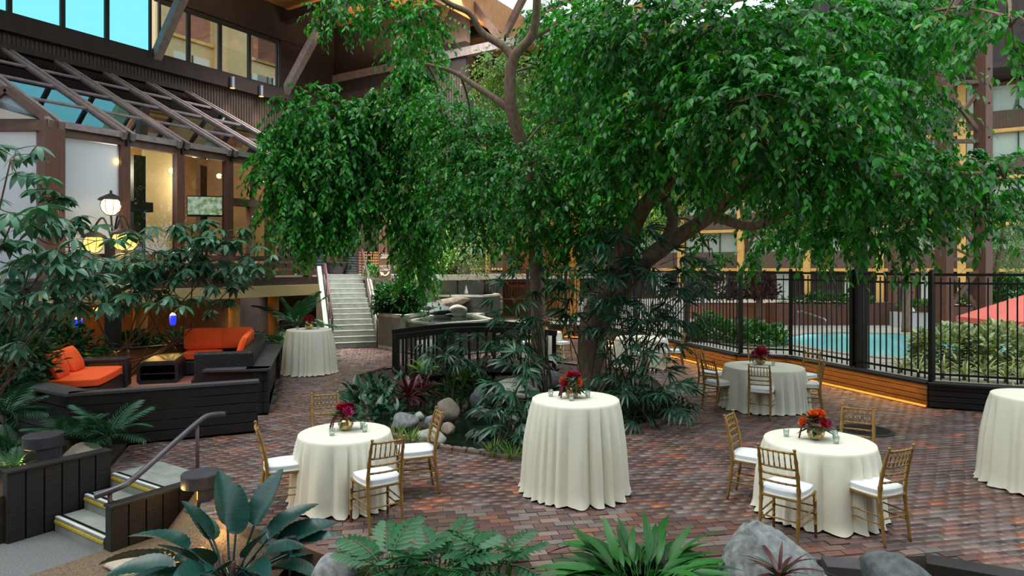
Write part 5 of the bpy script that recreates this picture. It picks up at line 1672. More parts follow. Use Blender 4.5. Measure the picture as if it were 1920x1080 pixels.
def ficus(name, label, base, limbs, clumps, leaf, dens, bark, cols=None, near_parts=0, droop=.55, ln=(.35, .8), inner=.35, m='ficus_leaf', K=13):
    """limbs: lists of points (x,y,z,r); clumps: (px, py, Y, rpx, rpy[, density])"""
    t = thing(name, label, 'tree', base, world_coords=True)
    nodes_ = []
    for i, lb in enumerate(limbs):
        pts = smooth_path([q[0] for q in lb], 6)
        rr_ = np.interp(np.linspace(0, 1, len(pts)), np.linspace(0, 1, len(lb)), [q[1] for q in lb])
        mb = MB(); mb.tube(pts, list(rr_), 10); mb.build('trunk' if i == 0 else 'branch', M[bark], t, smooth=True)
        nodes_ += pts[len(pts) // 3:]
    PS, DS, US, LS, CS = [], [], [], [], []
    brm = MB()
    for cl in clumps:
        px, py, Y, rx, ry = cl[:5]
        k = cl[5] if len(cl) > 5 else 1.0
        c = W(px, py, Y); a, b = rx * Y / FPX, ry * Y / FPX
        dep = min(1.6, .5 * (a + b))
        n = max(20, int(260 * dens * k * (a * b) ** .5 * (a + b + dep) * .4))
        P, D, UP, lines = sprays(c, (a * .86, dep, b * .86), n, K=K, droop=droop, ln=(ln[0], min(ln[1], .3 + .6 * b)), inner=inner)
        tone = RNG.uniform(.8, 1.25)
        PS.append(P); DS.append(D); US.append(UP); LS.append(lines)
        CS.append((green(len(P)) if cols is None else green(len(P), *cols)) * tone)
        nd = min(nodes_, key=lambda q: (q - c).length)
        mid = (nd + c) / 2 + Vector((0, 0, .25))
        brm.tube(smooth_path([nd, mid, c], 4), [.03 - .002 * i for i in range(9)], 6)
        for j in range(5):
            e = Vector(lines[RNG.integers(len(lines)), 0])
            brm.tube(smooth_path([c, (c + e) / 2 + Vector((0, 0, .12)), e], 3), [.016 - .0017 * i for i in range(7)], 5)
    o = brm.build('branchlets', M[bark], t, smooth=True); o['kind'] = 'stuff'
    P, D, UP, C_ = map(np.concatenate, (PS, DS, US, CS))
    L_ = np.concatenate(LS)
    size = leaf * RNG.uniform(.75, 1.25, len(P))
    keep = np.ones(len(P), bool)
    if near_parts:
        pxs = P[:, 0] / P[:, 1] * FPX; pys = (EYE - P[:, 2]) / P[:, 1] * FPX + HOR
        inf = (np.abs(pxs) < 930) & (pys > 15) & (pys < 1000)
        idx = np.argsort(np.where(inf, P[:, 1], 99))[:near_parts]
        keep[idx] = False
        mb = MB(); mb.add(TL, [tuple(f) for f in TLF], tuple(np.mean(C_, 0) * 1.1)); me = mb.mesh('leaf', M[m])
        mb = MB(); mb.add(TL, [tuple(f) for f in TLF], tuple(np.mean(C_, 0) * .75)); me2 = mb.mesh('leaf', M[m])
        for j, i in enumerate(idx):
            inst('leaf', me if j % 2 else me2, t, Vector(P[i]) - ORG[t.name], frame_quat(D[i], UP[i]), float(size[i]))
    leaf_cloud('foliage', P[keep], D[keep], UP[keep], size[keep], M[m], t, C_[keep])
    twig_mesh('twigs', L_, t, M['twig'], .005)
    return t, len(P)
NLEAF = 0
def lw(px, py, Y, r):
    return (W(px, py, Y), r)
# main tree of the planting bed
_, k = ficus('ficus_tree', 'big spreading ficus whose thick trunk stands among the lady palms', (1.5, 12.6, -.05),
    [[(Vector((1.45, 12.6, -.1)), .33), lw(1108, 690, 12.6, .27), lw(1112, 600, 12.6, .24), lw(1150, 520, 12.4, .21), lw(1190, 420, 12, .16), lw(1225, 365, 11.6, .13), lw(1275, 318, 11.2, .11), lw(1268, 255, 11, .08), lw(1255, 180, 10.6, .05)],
     [lw(1120, 620, 12.6, .2), lw(1190, 510, 12.3, .17), lw(1245, 462, 12, .16), lw(1290, 432, 11.8, .14), lw(1335, 402, 11.5, .12), lw(1400, 345, 11, .09), lw(1470, 250, 10.5, .05)],
     [lw(1335, 402, 11.5, .1), lw(1400, 424, 11.2, .08), lw(1450, 410, 10.8, .07), lw(1540, 360, 10.2, .06), lw(1680, 330, 9.8, .04), lw(1840, 325, 10, .03)],
     [lw(1245, 462, 12, .13), lw(1262, 410, 12.2, .11), lw(1240, 360, 12.4, .08), lw(1180, 250, 12, .05)],
     [lw(1275, 318, 11.2, .09), lw(1310, 285, 11, .07), lw(1400, 190, 10.4, .05), lw(1520, 130, 10, .04)],
     [lw(1520, 130, 10, .04), lw(1640, 60, 11.2, .03), lw(1780, 15, 10, .022), lw(1890, 30, 8, .015)]],
    [(1200, 60, 10.5, 140, 90), (1340, 50, 9.8, 140, 90), (1480, 70, 10, 140, 90), (1250, 210, 10.5, 150, 90), (1390, 190, 9.2, 150, 100), (1540, 180, 9.4, 140, 90), (1610, 60, 11, 100, 90),
     (1690, 160, 11.5, 80, 90, .8), (1480, 300, 9.8, 150, 60), (1610, 320, 9.8, 120, 70), (1720, 335, 9.8, 100, 60), (1560, 415, 11, 110, 55), (1680, 430, 10.6, 90, 45, .8), (1810, 330, 10.5, 90, 42), (1885, 335, 10.5, 50, 45),
     (1850, 410, 10.8, 60, 40, .6), (1140, 330, 12, 90, 70), (1200, 290, 11.5, 90, 60), (1320, 300, 11.5, 110, 50), (1360, 370, 12.4, 70, 28, .5), (1430, 455, 12.8, 50, 40, .7), (1330, 470, 12.6, 50, 26, .35), (1150, 430, 13, 70, 50), (1070, 430, 13, 60, 60),
     (1895, 50, 7.2, 45, 70), (1770, 35, 9.5, 80, 45), (1690, 40, 11, 90, 60), (1120, 80, 11.5, 90, 80)],
    .128, .72, 'bark', near_parts=300)
NLEAF += k
# second tree: pale sinuous trunk in the middle left of the canopy
_, k = ficus('ficus_tree', 'slimmer ficus with a pale forked trunk left of the big tree', (.55, 14.5, -.05),
    [[(Vector((.55, 14.5, -.1)), .17), lw(1008, 600, 14.4, .15), lw(1003, 460, 14, .13), lw(1000, 350, 13.6, .13), lw(970, 245, 13.2, .125), lw(957, 190, 13, .12), lw(962, 112, 12.8, .11), lw(1000, 60, 12.5, .085), lw(1008, -30, 12, .07)],
     [lw(962, 112, 12.8, .09), lw(945, 88, 12.8, .08), lw(905, 62, 12.8, .07), lw(880, 25, 12.6, .055), lw(840, 5, 12.4, .05), lw(780, -40, 12, .04)],
     [lw(960, 212, 13.1, .08), lw(935, 190, 13.1, .07), lw(890, 160, 13.2, .06), lw(850, 135, 13.4, .045), lw(800, 120, 13.6, .03)],
     [lw(1000, 68, 12.6, .06), lw(1035, 50, 12.6, .05), lw(1080, 20, 12.4, .04)]],
    [(890, 270, 15.2, 100, 70), (880, 350, 15, 110, 70), (990, 320, 12.6, 110, 60), (1010, 400, 13, 100, 55), (890, 415, 14.2, 80, 36), (1060, 40, 13.5, 90, 70), (1110, 150, 13.5, 90, 90), (1060, 230, 14.5, 70, 70, .8), (1000, 465, 13.6, 50, 26, .5),
     (830, 220, 15.5, 60, 60), (1120, 260, 13, 70, 60), (650, 5, 12.2, 50, 34), (720, 12, 12.4, 60, 42), (790, 40, 12.6, 45, 60), (615, 25, 12.2, 20, 18, .7), (1050, 160, 15.5, 50, 60, .6), (940, 300, 15.4, 70, 50)],
    .115, .75, 'bark')
NLEAF += k
# weeping tree by the stairs
_, k = ficus('weeping_fig', 'weeping fig beside the lobby stairs with a hanging column of leaves', (-3.5, 21.3, 1.0),
    [[(W(748, 588, 21.3), .12), lw(752, 500, 21, .11), lw(760, 400, 20, .1), lw(770, 280, 19, .09), lw(760, 180, 18.4, .07), lw(740, 120, 18, .05)],
     [lw(770, 280, 19, .06), lw(720, 225, 18.4, .055), lw(650, 205, 17.8, .045), lw(590, 225, 17.4, .035), lw(540, 290, 17.2, .025)]],
    [(600, 215, 17.6, 90, 55), (545, 300, 17.4, 70, 80), (620, 300, 17.8, 90, 90), (690, 260, 18.4, 60, 90), (560, 390, 17.4, 60, 70), (645, 385, 17.8, 65, 45), (585, 425, 17.6, 45, 25, .7), (700, 350, 18.4, 50, 70), (720, 215, 18.6, 50, 50),
     (780, 110, 17.8, 42, 60), (778, 190, 17.8, 42, 60), (782, 270, 18, 42, 60), (786, 350, 18.2, 40, 60), (776, 430, 19, 45, 50), (782, 490, 20.0, 24, 60, 1.3), (800, 400, 18.4, 40, 50)],
    .165, .6, 'bark', droop=.8)
NLEAF += k
# lighter trees further back
for nm, lb, bx, by, cl, col, lf_ in (
    ('background_tree', 'light yellow green airy tree behind the pale forked trunk', 1.0, 22, [(990, 150, 20, 90, 80, .7), (1010, 230, 20, 100, 70, .8), (930, 140, 20, 50, 60, .7), (1120, 200, 21, 90, 110, .7), (1060, 330, 21, 90, 60), (960, 400, 22, 90, 60), (880, 460, 23, 60, 50, .6)], ((56, 120, 44), (150, 180, 84)), .1),
    ('background_tree', 'mid green tree deep behind the big canopy near the yellow posts', 10.0, 27, [(1380, 320, 25, 90, 50, .7), (1460, 330, 25, 90, 60, .8), (1500, 420, 25, 80, 40, .7), (1560, 380, 26, 90, 50), (1640, 350, 26, 80, 60), (1200, 380, 24, 90, 60), (1280, 330, 24, 70, 50, .6)], ((40, 104, 44), (110, 164, 70)), .11),
    ('background_tree', 'feathery pale green tree behind the braced columns', 18.5, 26, [(1885, 400, 25.5, 60, 60, .7), (1700, 420, 26, 40, 60, .7), (1880, 470, 25.5, 50, 40, .6), (1760, 400, 26, 50, 40, .6)], ((60, 116, 60), (130, 170, 100)), .1),
    ('background_tree', 'dark tree filling the roof corner behind the upper right canopy', 13.0, 22, [(1640, 120, 19, 90, 90), (1540, 120, 17, 90, 80), (1450, 120, 16, 90, 90), (1340, 130, 16, 90, 90), (1710, 230, 19, 70, 60), (1620, 260, 18, 80, 60), (1680, 60, 19, 110, 60)], ((24, 80, 34), (64, 136, 54)), .12)):
    c0 = [W(c[0], c[1], c[2]) for c in cl]
    top = max(c0, key=lambda q: q.z)
    b0 = Vector((bx, by, .4))
    _, k = ficus(nm, lb, b0, [[(b0, .14), (Vector((bx, by, 2.5)), .12), ((b0 + c0[0]) / 2, .09), (c0[0], .05)], [((b0 + c0[0]) / 2, .07), ((b0 + c0[1] + c0[0] + c0[1]) / 4, .05), (c0[1], .03)]], cl, lf_, .8, 'bark', cols=col, m='soft_leaf', K=12)
    NLEAF += k
print('LEAVES', NLEAF)

# ---- single leaf shapes (cheap meshes that the pieces share)
def blade(L, Wd, n=6, curve=.25, fold=.12, shape='lance', petiole=0.0, pw=.008, rib=0.0):
    """leaf along +X with a midrib fold, arching down by curve"""
    vs, fs = [], []
    if petiole:
        vs += [(0, -pw, 0), (0, pw, 0), (petiole, pw, 0), (petiole, -pw, 0), (0, 0, pw * 1.6), (petiole, 0, pw * 1.6)]
        fs += [(0, 3, 2, 1), (1, 2, 5, 4), (0, 4, 5, 3)]
    o = len(vs)
    for i in range(n + 1):
        s = i / n
        if shape == 'lance':
            w = math.sin(PI * min(1, s ** .8)) ** .8
        elif shape == 'oval':
            w = math.sin(PI * s ** .72) ** .62
        elif shape == 'strap':
            w = min(1, s * 6 + .35) * (1 - s ** 4) ** .8
        else:
            w = 1 - s
        w = max(w, .03 if i in (0, n) else .06) * Wd / 2
        x = petiole + L * (s - .12 * curve * s * s)
        z = -curve * L * s * s
        q = rib * (1 if i % 2 else -1)
        vs += [(x, w, z + fold * w + q), (x, 0, z - fold * w * .4), (x, -w, z + fold * w + q)]
    for i in range(n):
        a = o + 3 * i
        fs += [(a, a + 1, a + 4, a + 3), (a + 1, a + 2, a + 5, a + 4)]
    return vs, fs
def blade_mesh(name, m, *a, **k):
    mb = MB(); mb.add(*blade(*a, **k)); return mb.mesh(name, m, smooth=True)
def compound(name, m, petiole, nlf, L, Wd, spread=360, tilt=-12, curve=.25, shape='lance', start=None, pr=.006):
    """leaflets radiating from the end of a petiole (schefflera, lady palm)"""
    mb = MB()
    mb.tube([(0, 0, 0), (petiole * .5, 0, .03 * petiole), (petiole, 0, 0)], [pr, pr * .8, pr * .6], 5)
    for k in range(nlf):
        a = math.radians(-spread / 2 + spread * (k + .5) / nlf) if spread < 360 else 2 * PI * k / nlf
        l = L * (1 - (.22 * abs(math.sin(a / 2)) if spread < 360 else .25 * (1 - math.cos(a)) / 2 * 0)) * random.uniform(.88, 1.08)
        R = Matrix.Rotation(a, 4, 'Z') @ Matrix.Rotation(math.radians(-tilt + random.uniform(-9, 9)), 4, 'Y')
        v, f = blade(l, Wd, n=4, curve=curve * random.uniform(.6, 1.4), shape=shape, fold=.15)
        mb.add([Matrix.Translation((petiole, 0, 0)) @ R @ (Vector(q) + Vector((.012, 0, 0))) for q in v], f)
    return mb.mesh(name, m, smooth=True)
def frond_mesh(name, m, L, n, lfl, wd, droop=.5, vang=38, lift=20, curl=.2):
    mb = MB()
    pts = [Vector((L * s * (1 - .18 * droop * s), 0, -droop * L * s * s * .8)) for s in np.linspace(0, 1, 9)]
    mb.tube(pts, lerp_r(.011, .003, 9), 5)
    for k in range(n):
        s = .16 + .84 * (k + .5) / n
        i = min(7, int(s * 8)); f = s * 8 - i
        p = pts[i] * (1 - f) + pts[i + 1] * f
        tg = (pts[i + 1] - pts[i]).normalized()
        l = lfl * (math.sin(PI * (.12 + .82 * s)) ** .6) * random.uniform(.9, 1.08)
        for sd in (-1, 1):
            d = (tg * math.cos(math.radians(vang + 25 * (1 - s))) + Vector((0, sd, 0)) * math.sin(math.radians(vang + 25 * (1 - s))) + Vector((0, 0, .25 * math.sin(math.radians(lift))))).normalized()
            q = frame_quat(d).to_matrix()
            v, fc = blade(l, wd, n=3, curve=curl * random.uniform(.6, 1.4), shape='lance')
            mb.add([q @ Vector(w_) + p for w_ in v], fc)
    return mb.mesh(name, m, smooth=True)
def spread_leaves(t, part, meshes, n, elev=(20, 80), az=(0, 360), sc=(.8, 1.15), r0=.03, z0=0.0, seed=1, cluster=None, roll=.3):
    rn = random.Random(seed)
    for k in range(n):
        a = math.radians(rn.uniform(*az)) if az != (0, 360) else (k * 2.39996 + rn.uniform(-.35, .35))
        f = (k + .5) / n
        e = math.radians(elev[0] + (elev[1] - elev[0]) * (f ** .9) + rn.uniform(-8, 8))
        d = Vector((math.cos(a) * math.cos(e), math.sin(a) * math.cos(e), math.sin(e)))
        b = Vector((math.cos(a) * r0 * rn.uniform(.3, 1), math.sin(a) * r0 * rn.uniform(.3, 1), z0))
        if cluster:
            b += Vector((rn.uniform(-cluster[0], cluster[0]), rn.uniform(-cluster[1], cluster[1]), 0))
        inst(part, meshes[k % len(meshes)], t, b, frame_quat(d, roll=rn.uniform(-roll, roll)), rn.uniform(*sc))

# ---- foreground: big leafed philodendron
PHI = [blade_mesh('leaf', M['philodendron_leaf'], .52, .25, n=22, curve=c, fold=f, shape='oval', petiole=.4, pw=.011, rib=.0035) for c, f in ((.18, .3), (.4, .35), (.62, .25))]
p = W(432, 1085, 6.15)
t = thing('philodendron', 'large plant with broad bluish green ribbed leaves at the bottom left', 'plant', (p.x, p.y, -.44))
mb = MB()
for k in range(7):
    a = k * .9; mb.tube([(0, 0, 0), (.08 * math.cos(a), .08 * math.sin(a), .18), (.12 * math.cos(a), .12 * math.sin(a), .36)], [.03, .022, .016], 6)
mb.build('stems', M['stem_red'], t, smooth=True)
for (az_, el, sc, v) in ((62, 62, 1.0, 0), (118, 60, 1.0, 0), (20, 34, .95, 1), (170, 32, 1.0, 1), (200, 22, .95, 1), (-20, 22, .95, 1), (-50, 30, .9, 1), (230, 30, .9, 1), (262, 24, .85, 2), (300, 20, .9, 2), (5, 12, .95, 2), (185, 6, .95, 2),
                         (340, 40, .8, 1), (95, 76, .8, 0), (150, 50, .85, 0), (215, 46, .7, 0), (250, 55, .6, 0), (325, 55, .7, 0), (35, 14, .9, 2), (280, 42, .75, 1), (158, 12, .9, 2), (240, 8, .8, 2), (75, 10, .9, 2), (120, -2, .9, 2), (0, -6, 1.0, 2), (30, 48, .9, 1), (140, 44, .85, 1), (-30, 4, .95, 2), (205, -6, 1.0, 2), (-75, 24, .8, 2), (60, 30, .8, 1), (255, 2, 1.0, 2), (285, 4, 1.05, 2), (270, 36, .95, 1), (222, 14, 1.0, 2), (-42, 10, 1.05, 2), (310, 34, .9, 1), (178, 20, 1.1, 1), (10, 22, 1.1, 1)):
    a, e = math.radians(az_), math.radians(el)
    d = Vector((math.cos(a) * math.cos(e), math.sin(a) * math.cos(e), math.sin(e)))
    inst('leaf', PHI[v], t, Vector((.06 * math.cos(a), .06 * math.sin(a), .16)), frame_quat(d, roll=random.uniform(-.5, .5)), sc * 1.12)
# aspidistra like clump
ASP = [blade_mesh('leaf', M['aspidistra_leaf'], .42, .08, n=6, curve=c, fold=.22, shape='lance', petiole=.1, pw=.005) for c in (.5, .85, 1.2)]
p = W(1203, 1085, 5.35)
t = thing('cast_iron_plant', 'dense clump of glossy bright green strap leaves at bottom centre', 'plant', (p.x, p.y, -.44))
mb = MB(); mb.lathe([(.3, 0), (.34, .2), (.26, .42), (.05, .5)], 14); mb.build('crown_base', M['stem_green'], t, smooth=True)
spread_leaves(t, 'leaf', ASP, 240, elev=(-30, 66), sc=(.7, 1.15), r0=.32, z0=.5, seed=5, roll=.6)
# cut leaf plant
CUT = [frond_mesh('frond', M['cutleaf'], .5, 8, .2, .05, droop=dr, vang=48, lift=12) for dr in (.35, .7)]
for dx, dy, nn_, sd, lb in ((0, 0, 17, 3, 'feathery cut leaf green plant at bottom centre left'), (.48, .1, 13, 4, 'feathery cut leaf plant nearer the strap leaved clump'), (-.42, .05, 12, 6, 'feathery cut leaf plant beside the round grey boulder')):
    p = W(822, 1085, 5.35)
    t = thing('cutleaf_plant', lb, 'plant', (p.x + dx, p.y + dy, -.44), group='cut leaf plants at the front')
    mb = MB()
    for k in range(9):
        a = k * .8; mb.tube([(0, 0, 0), (.08 * math.cos(a), .08 * math.sin(a), .45), (.12 * math.cos(a), .12 * math.sin(a), .66)], [.012, .009, .006], 5)
    mb.build('stems', M['stem_green'], t)
    spread_leaves(t, 'frond', CUT, nn_, elev=(-4, 62), sc=(.65, .95), r0=.12, z0=.62, seed=sd)
# bromeliad and boulders
BRO = [blade_mesh('leaf', M['red_leaf'], .3, .035, n=5, curve=c, fold=.3, shape='strap') for c in (.3, .8)] + [blade_mesh('leaf', M['aspidistra_leaf'], .26, .035, n=5, curve=.4, fold=.3, shape='strap')]
p = W(1462, 1068, 4.85)
t = thing('bromeliad', 'small dark red and green bromeliad in front of the grey boulder', 'plant', (p.x, p.y, p.z - .05))
mb = MB(); mb.lathe([(.02, -.35), (.04, -.05), (.03, .04)], 8); mb.build('crown_base', M['stem_red'], t)
spread_leaves(t, 'leaf', BRO, 26, elev=(5, 75), sc=(.8, 1.1), seed=9)
def hull_rock(p, pts, m, label, seed):
    rn = random.Random(seed)
    bm = bmesh.new()
    for q in pts:
        bm.verts.new(q)
    bmesh.ops.convex_hull(bm, input=bm.verts[:])
    bmesh.ops.delete(bm, geom=[v for v in bm.verts if not v.link_faces], context='VERTS')
    bmesh.ops.bevel(bm, geom=bm.edges[:], offset=.035, segments=2, affect='EDGES', clamp_overlap=True)
    bmesh.ops.triangulate(bm, faces=bm.faces[:])
    bmesh.ops.subdivide_edges(bm, edges=bm.edges[:], cuts=3, use_grid_fill=True)
    for v in bm.verts:
        c = v.co
        k = .012 * math.sin(9 * c.x + seed) * math.sin(8 * c.y + 1) + .008 * math.sin(21 * c.z + 2) * math.sin(17 * c.x)
        v.co = c * (1 + k * 2)
    me = bpy.data.meshes.new('boulder'); bm.to_mesh(me); bm.free()
    me.polygons.foreach_set('use_smooth', [True] * len(me.polygons)); me.materials.append(m)
    o = bpy.data.objects.new('boulder', me); o.location = p; COL.objects.link(o)
    return tag(o, label, 'rock')
hull_rock(W(1445, 1075, 5.3), [(-.2, .0, .43), (-.1, -.05, .42), (.1, .1, .33), (.24, -.1, .2), (.44, -.02, .05), (-.32, -.1, .26), (-.42, .05, .12), (-.3, -.35, -.05), (.15, -.38, -.02), (.42, -.2, -.15), (-.46, .1, -.45), (.5, .15, -.45), (-.35, -.5, -.5), (.35, -.5, -.5), (0, .45, -.45), (.05, .35, .22)], M['rock_grey'], 'big pale grey boulder with a sharp ridge at the bottom right', 3)
rock(W(1690, 1105, 5.0), (.34, .4, .25), M['rock_dark'], 'dark mottled rounded boulder at the bottom edge', 12)
rock(W(624, 1098, 5.75), (.29, .3, .28), M['rock_grey'], 'round speckled grey boulder at the bottom beside the cut leaf plants', 13)
rock(W(158, 862, 8.7), (.32, .3, .26), M['rock_brown'], 'brown grey boulder behind the dark cheek wall', 14)
# gravel slope and flagstones beside the low wall
mb = MB(); mb.add([(-3.76, 8.0, -.02), (-3.32, 7.0, -.04), (-2.1, 6.43, -.2), (-2.3, 6.1, -.43), (-3.55, 6.75, -.44), (-3.96, 7.6, -.44)], [(0, 5, 4, 1), (1, 4, 3, 2)])
o = mb.build('ground_slope', M['gravel']); o['kind'] = 'structure'
for k, (px, py, Y, sx, sy, mm, lb) in enumerate(((252, 1062, 6.75, .3, .24, 'flagstone', 'pale square flagstone at the foot of the low timber wall'), (415, 965, 7.15, .16, .1, 'sandstone_amber', 'amber lit sandstone block behind the big leaves'),
    (412, 1000, 6.95, .2, .12, 'sandstone_amber', 'lower amber sandstone block behind the big leaves'), (372, 1040, 6.6, .16, .14, 'flagstone', 'small pale stone among the gravel left of the big plant'), (330, 1072, 6.45, .2, .16, 'rock_brown', 'tan flat stone at the bottom left in the gravel'))):
    rock(W(px, py, Y), (sx, sy, .09 if k in (0, 3, 4) else .14), M[mm], lb, 60 + k, fac=1, name='garden_stone', cat='stone')
ld = bpy.data.lights.new('garden_lamp', 'POINT'); ld.energy = 5; ld.color = (1, .6, .22); ld.shadow_soft_size = .05
lo = bpy.data.objects.new('garden_lamp', ld); lo.location = W(400, 985, 6.7); COL.objects.link(lo)

# ---- palms at left
PAL = [frond_mesh('frond', M['palm_leaf'], .62, 15, .24, .024, droop=dr, vang=42, lift=30, curl=.3) for dr in (.35, .7)]
def small_palm(px, py, Y, n, lb, sc=(.8, 1.1), z=.02, elev=(8, 72), h=.25, seed=2, meshes=None, group=None, name='palm'):
    p = W(px, py, Y)
    t = thing(name, lb, 'plant', (p.x, p.y, z), group=group)
    mb = MB(); mb.tube([(0, 0, 0), (.01, .01, h * .5), (0, 0, h)], [.045, .035, .02], 7); mb.build('stem', M['cane'], t, smooth=True)
    spread_leaves(t, 'frond', meshes or PAL, n, elev=elev, sc=sc, r0=.03, z0=h, seed=seed)
    return t
small_palm(203, 830, 9.2, 13, 'small feather palm in front of the seating platform wall', h=.25, seed=21)
small_palm(130, 818, 9.2, 12, 'small feather palm between the bollard and the platform', h=.2, seed=22, sc=(.7, .95))
small_palm(18, 845, 8.5, 16, 'bushy feather palm at the left edge behind the cheek wall', h=.2, seed=23, sc=(.6, .8))
small_palm(22, 870, 8.1, 10, 'low fern like palm just behind the cheek wall', h=.1, seed=24, sc=(.5, .7))
small_palm(8, 790, 9.4, 14, 'taller feather palm at the far left edge under the umbrella leaves', h=.5, seed=25)
BPL = [frond_mesh('frond', M['palm_leaf'], 1.5, 20, .5, .045, droop=dr, vang=40, lift=26, curl=.3) for dr in (.3, .6)]
small_palm(556, 590, 18.6, 14, 'large feather palm left of the lobby stairs', h=.9, seed=26, meshes=BPL, elev=(15, 82), sc=(.6, .85))
small_palm(528, 600, 18.2, 9, 'feather palm drooping beside the orange column', h=.5, seed=27, meshes=BPL, elev=(5, 65), sc=(.45, .6))
# ---- broad leafed clumps (peace lilies)
LIL = [blade_mesh('leaf', M['aspidistra_leaf'], .3, .1, n=5, curve=c, fold=.2, shape='lance', petiole=.22, pw=.005) for c in (.3, .6)]
LILd = [blade_mesh('leaf', M['fan_leaf'], .26, .09, n=5, curve=c, fold=.2, shape='lance', petiole=.18, pw=.005) for c in (.3, .6)]
def lily(px, py, Y, n, lb, z=0, meshes=None, sc=(.8, 1.2), seed=1, cl=(.2, .15), elev=(15, 80)):
    p = W(px, py, Y)
    t = thing('peace_lily', lb, 'plant', (p.x, p.y, z))
    mb = MB()
    for k in range(6):
        mb.tube([(cl[0] * .6 * math.cos(k), cl[1] * .6 * math.sin(k), 0), (cl[0] * .7 * math.cos(k), cl[1] * .7 * math.sin(k), .12)], .01, 5)
    mb.build('stems', M['stem_green'], t)
    spread_leaves(t, 'leaf', meshes or LIL, n, elev=elev, sc=sc, r0=.05, seed=seed, cluster=cl)
lily(545, 640, 17.4, 60, 'bright leafy peace lily clump by the tall ivory table', .05, sc=(1.3, 1.9), seed=31, cl=(.5, .4))
lily(510, 625, 17.9, 36, 'leafy clump below the orange column', .05, sc=(1.2, 1.7), seed=32, cl=(.4, .3))
lily(590, 655, 18.2, 26, 'leafy clump at the foot of the stair side wall', .02, sc=(1.0, 1.4), seed=33, cl=(.3, .3))
lily(697, 752, 12.2, 55, 'dark leafy clump at the left corner of the pond bed', -.05, LILd, (.9, 1.35), 34, (.35, .35))
lily(715, 783, 11.4, 55, 'dark leafy clump above the gold chair at the pond edge', -.05, LILd, (.9, 1.3), 35, (.3, .3))
lily(738, 742, 12.8, 44, 'dark leafy clump in front of the footbridge', -.05, LILd, (.9, 1.3), 36, (.35, .3))
lily(692, 722, 13.4, 44, 'dark leafy clump at the far left edge of the pond bed', -.05, LILd, (.9, 1.3), 39, (.35, .35))
lily(722, 712, 14.2, 44, 'dark leafy clump beside the left end of the footbridge', -.05, LILd, (.9, 1.3), 40, (.4, .3))
lily(1030, 700, 12.6, 36, 'leafy clump left of the thick trunk', -.05, LILd, (.9, 1.3), 37, (.4, .3))
lily(1060, 670, 14.2, 36, 'leafy clump behind the thick trunk', -.05, LILd, (.9, 1.4), 38, (.5, .3))
RED = [blade_mesh('leaf', M['red_leaf'], .42, .1, n=5, curve=c, fold=.25, shape='lance', petiole=.06) for c in (.25, .6)]
for k, (px, py, Y, n, lb) in enumerate(((765, 770, 12.0, 30, 'dark red ti plant among the pond leaves'), (790, 752, 12.6, 22, 'dark red ti plant nearer the footbridge'), (1040, 672, 14.6, 14, 'small red leafed plant left of the trunk'))):
    p = W(px, py, Y); t = thing('ti_plant', lb, 'plant', (p.x, p.y, -.05))
    mb = MB(); mb.tube([(0, 0, 0), (0, .01, .35)], [.02, .014], 6); mb.build('stem', M['stem_red'], t)
    spread_leaves(t, 'leaf', RED, n, elev=(-10, 80), sc=(.7, 1.1) if k < 2 else (.5, .7), z0=.3, seed=41 + k)
LIM = [blade_mesh('leaf', M['lime_leaf'], .26, .13, n=5, curve=c, fold=.2, shape='oval', petiole=.08) for c in (.2, .5)]
for k, (px, py, Y, n, z, lb) in enumerate(((796, 712, 13.4, 12, .1, 'lime green leafy plant in front of the footbridge'), (870, 722, 13.2, 9, .0, 'lime green leaves beside the pond below the bridge'), (402, 430, 14.2, 9, 3.0, ''))):
    if not lb:
        continue
    p = W(px, py, Y); t = thing('lime_plant', lb, 'plant', (p.x, p.y, -.05))
    mb = MB(); mb.tube([(0, 0, 0), (0, 0, .42 + z)], [.012, .008], 6); mb.build('stem', M['stem_green'], t)
    spread_leaves(t, 'leaf', LIM, n, elev=(0, 80), sc=(.9, 1.2), z0=.4 + z, seed=51 + k)
# grass tufts
GRA = [blade_mesh('blade', M['grass_blade'], .32, .012, n=4, curve=c, shape='strap') for c in (.2, .6)]
for k, (px, py, Y, n, lb) in enumerate(((768, 838, 9.9, 90, 'yellow green grass tuft between the boulders by the gold chair'), (742, 822, 10.2, 50, 'dark grass tuft at the left corner of the pond boulders'), (925, 858, 9.25, 55, 'bright grass tuft at the front edge of the pond'), (962, 866, 9.1, 55, 'bright grass tuft beside the cocktail table at the pond edge'), (1285, 776, 11.6, 0, ''))):
    if not n:
        continue
    p = W(px, py, Y); t = thing('grass_tuft', lb, 'grass', (p.x, p.y, -.06))
    mb = MB(); mb.lathe([(.05, 0), (.04, .03), (.001, .04)], 8); mb.build('root', M['stem_green'], t)
    spread_leaves(t, 'blade', GRA, n, elev=(30, 88), sc=(.7, 1.15), r0=.09, seed=61 + k)
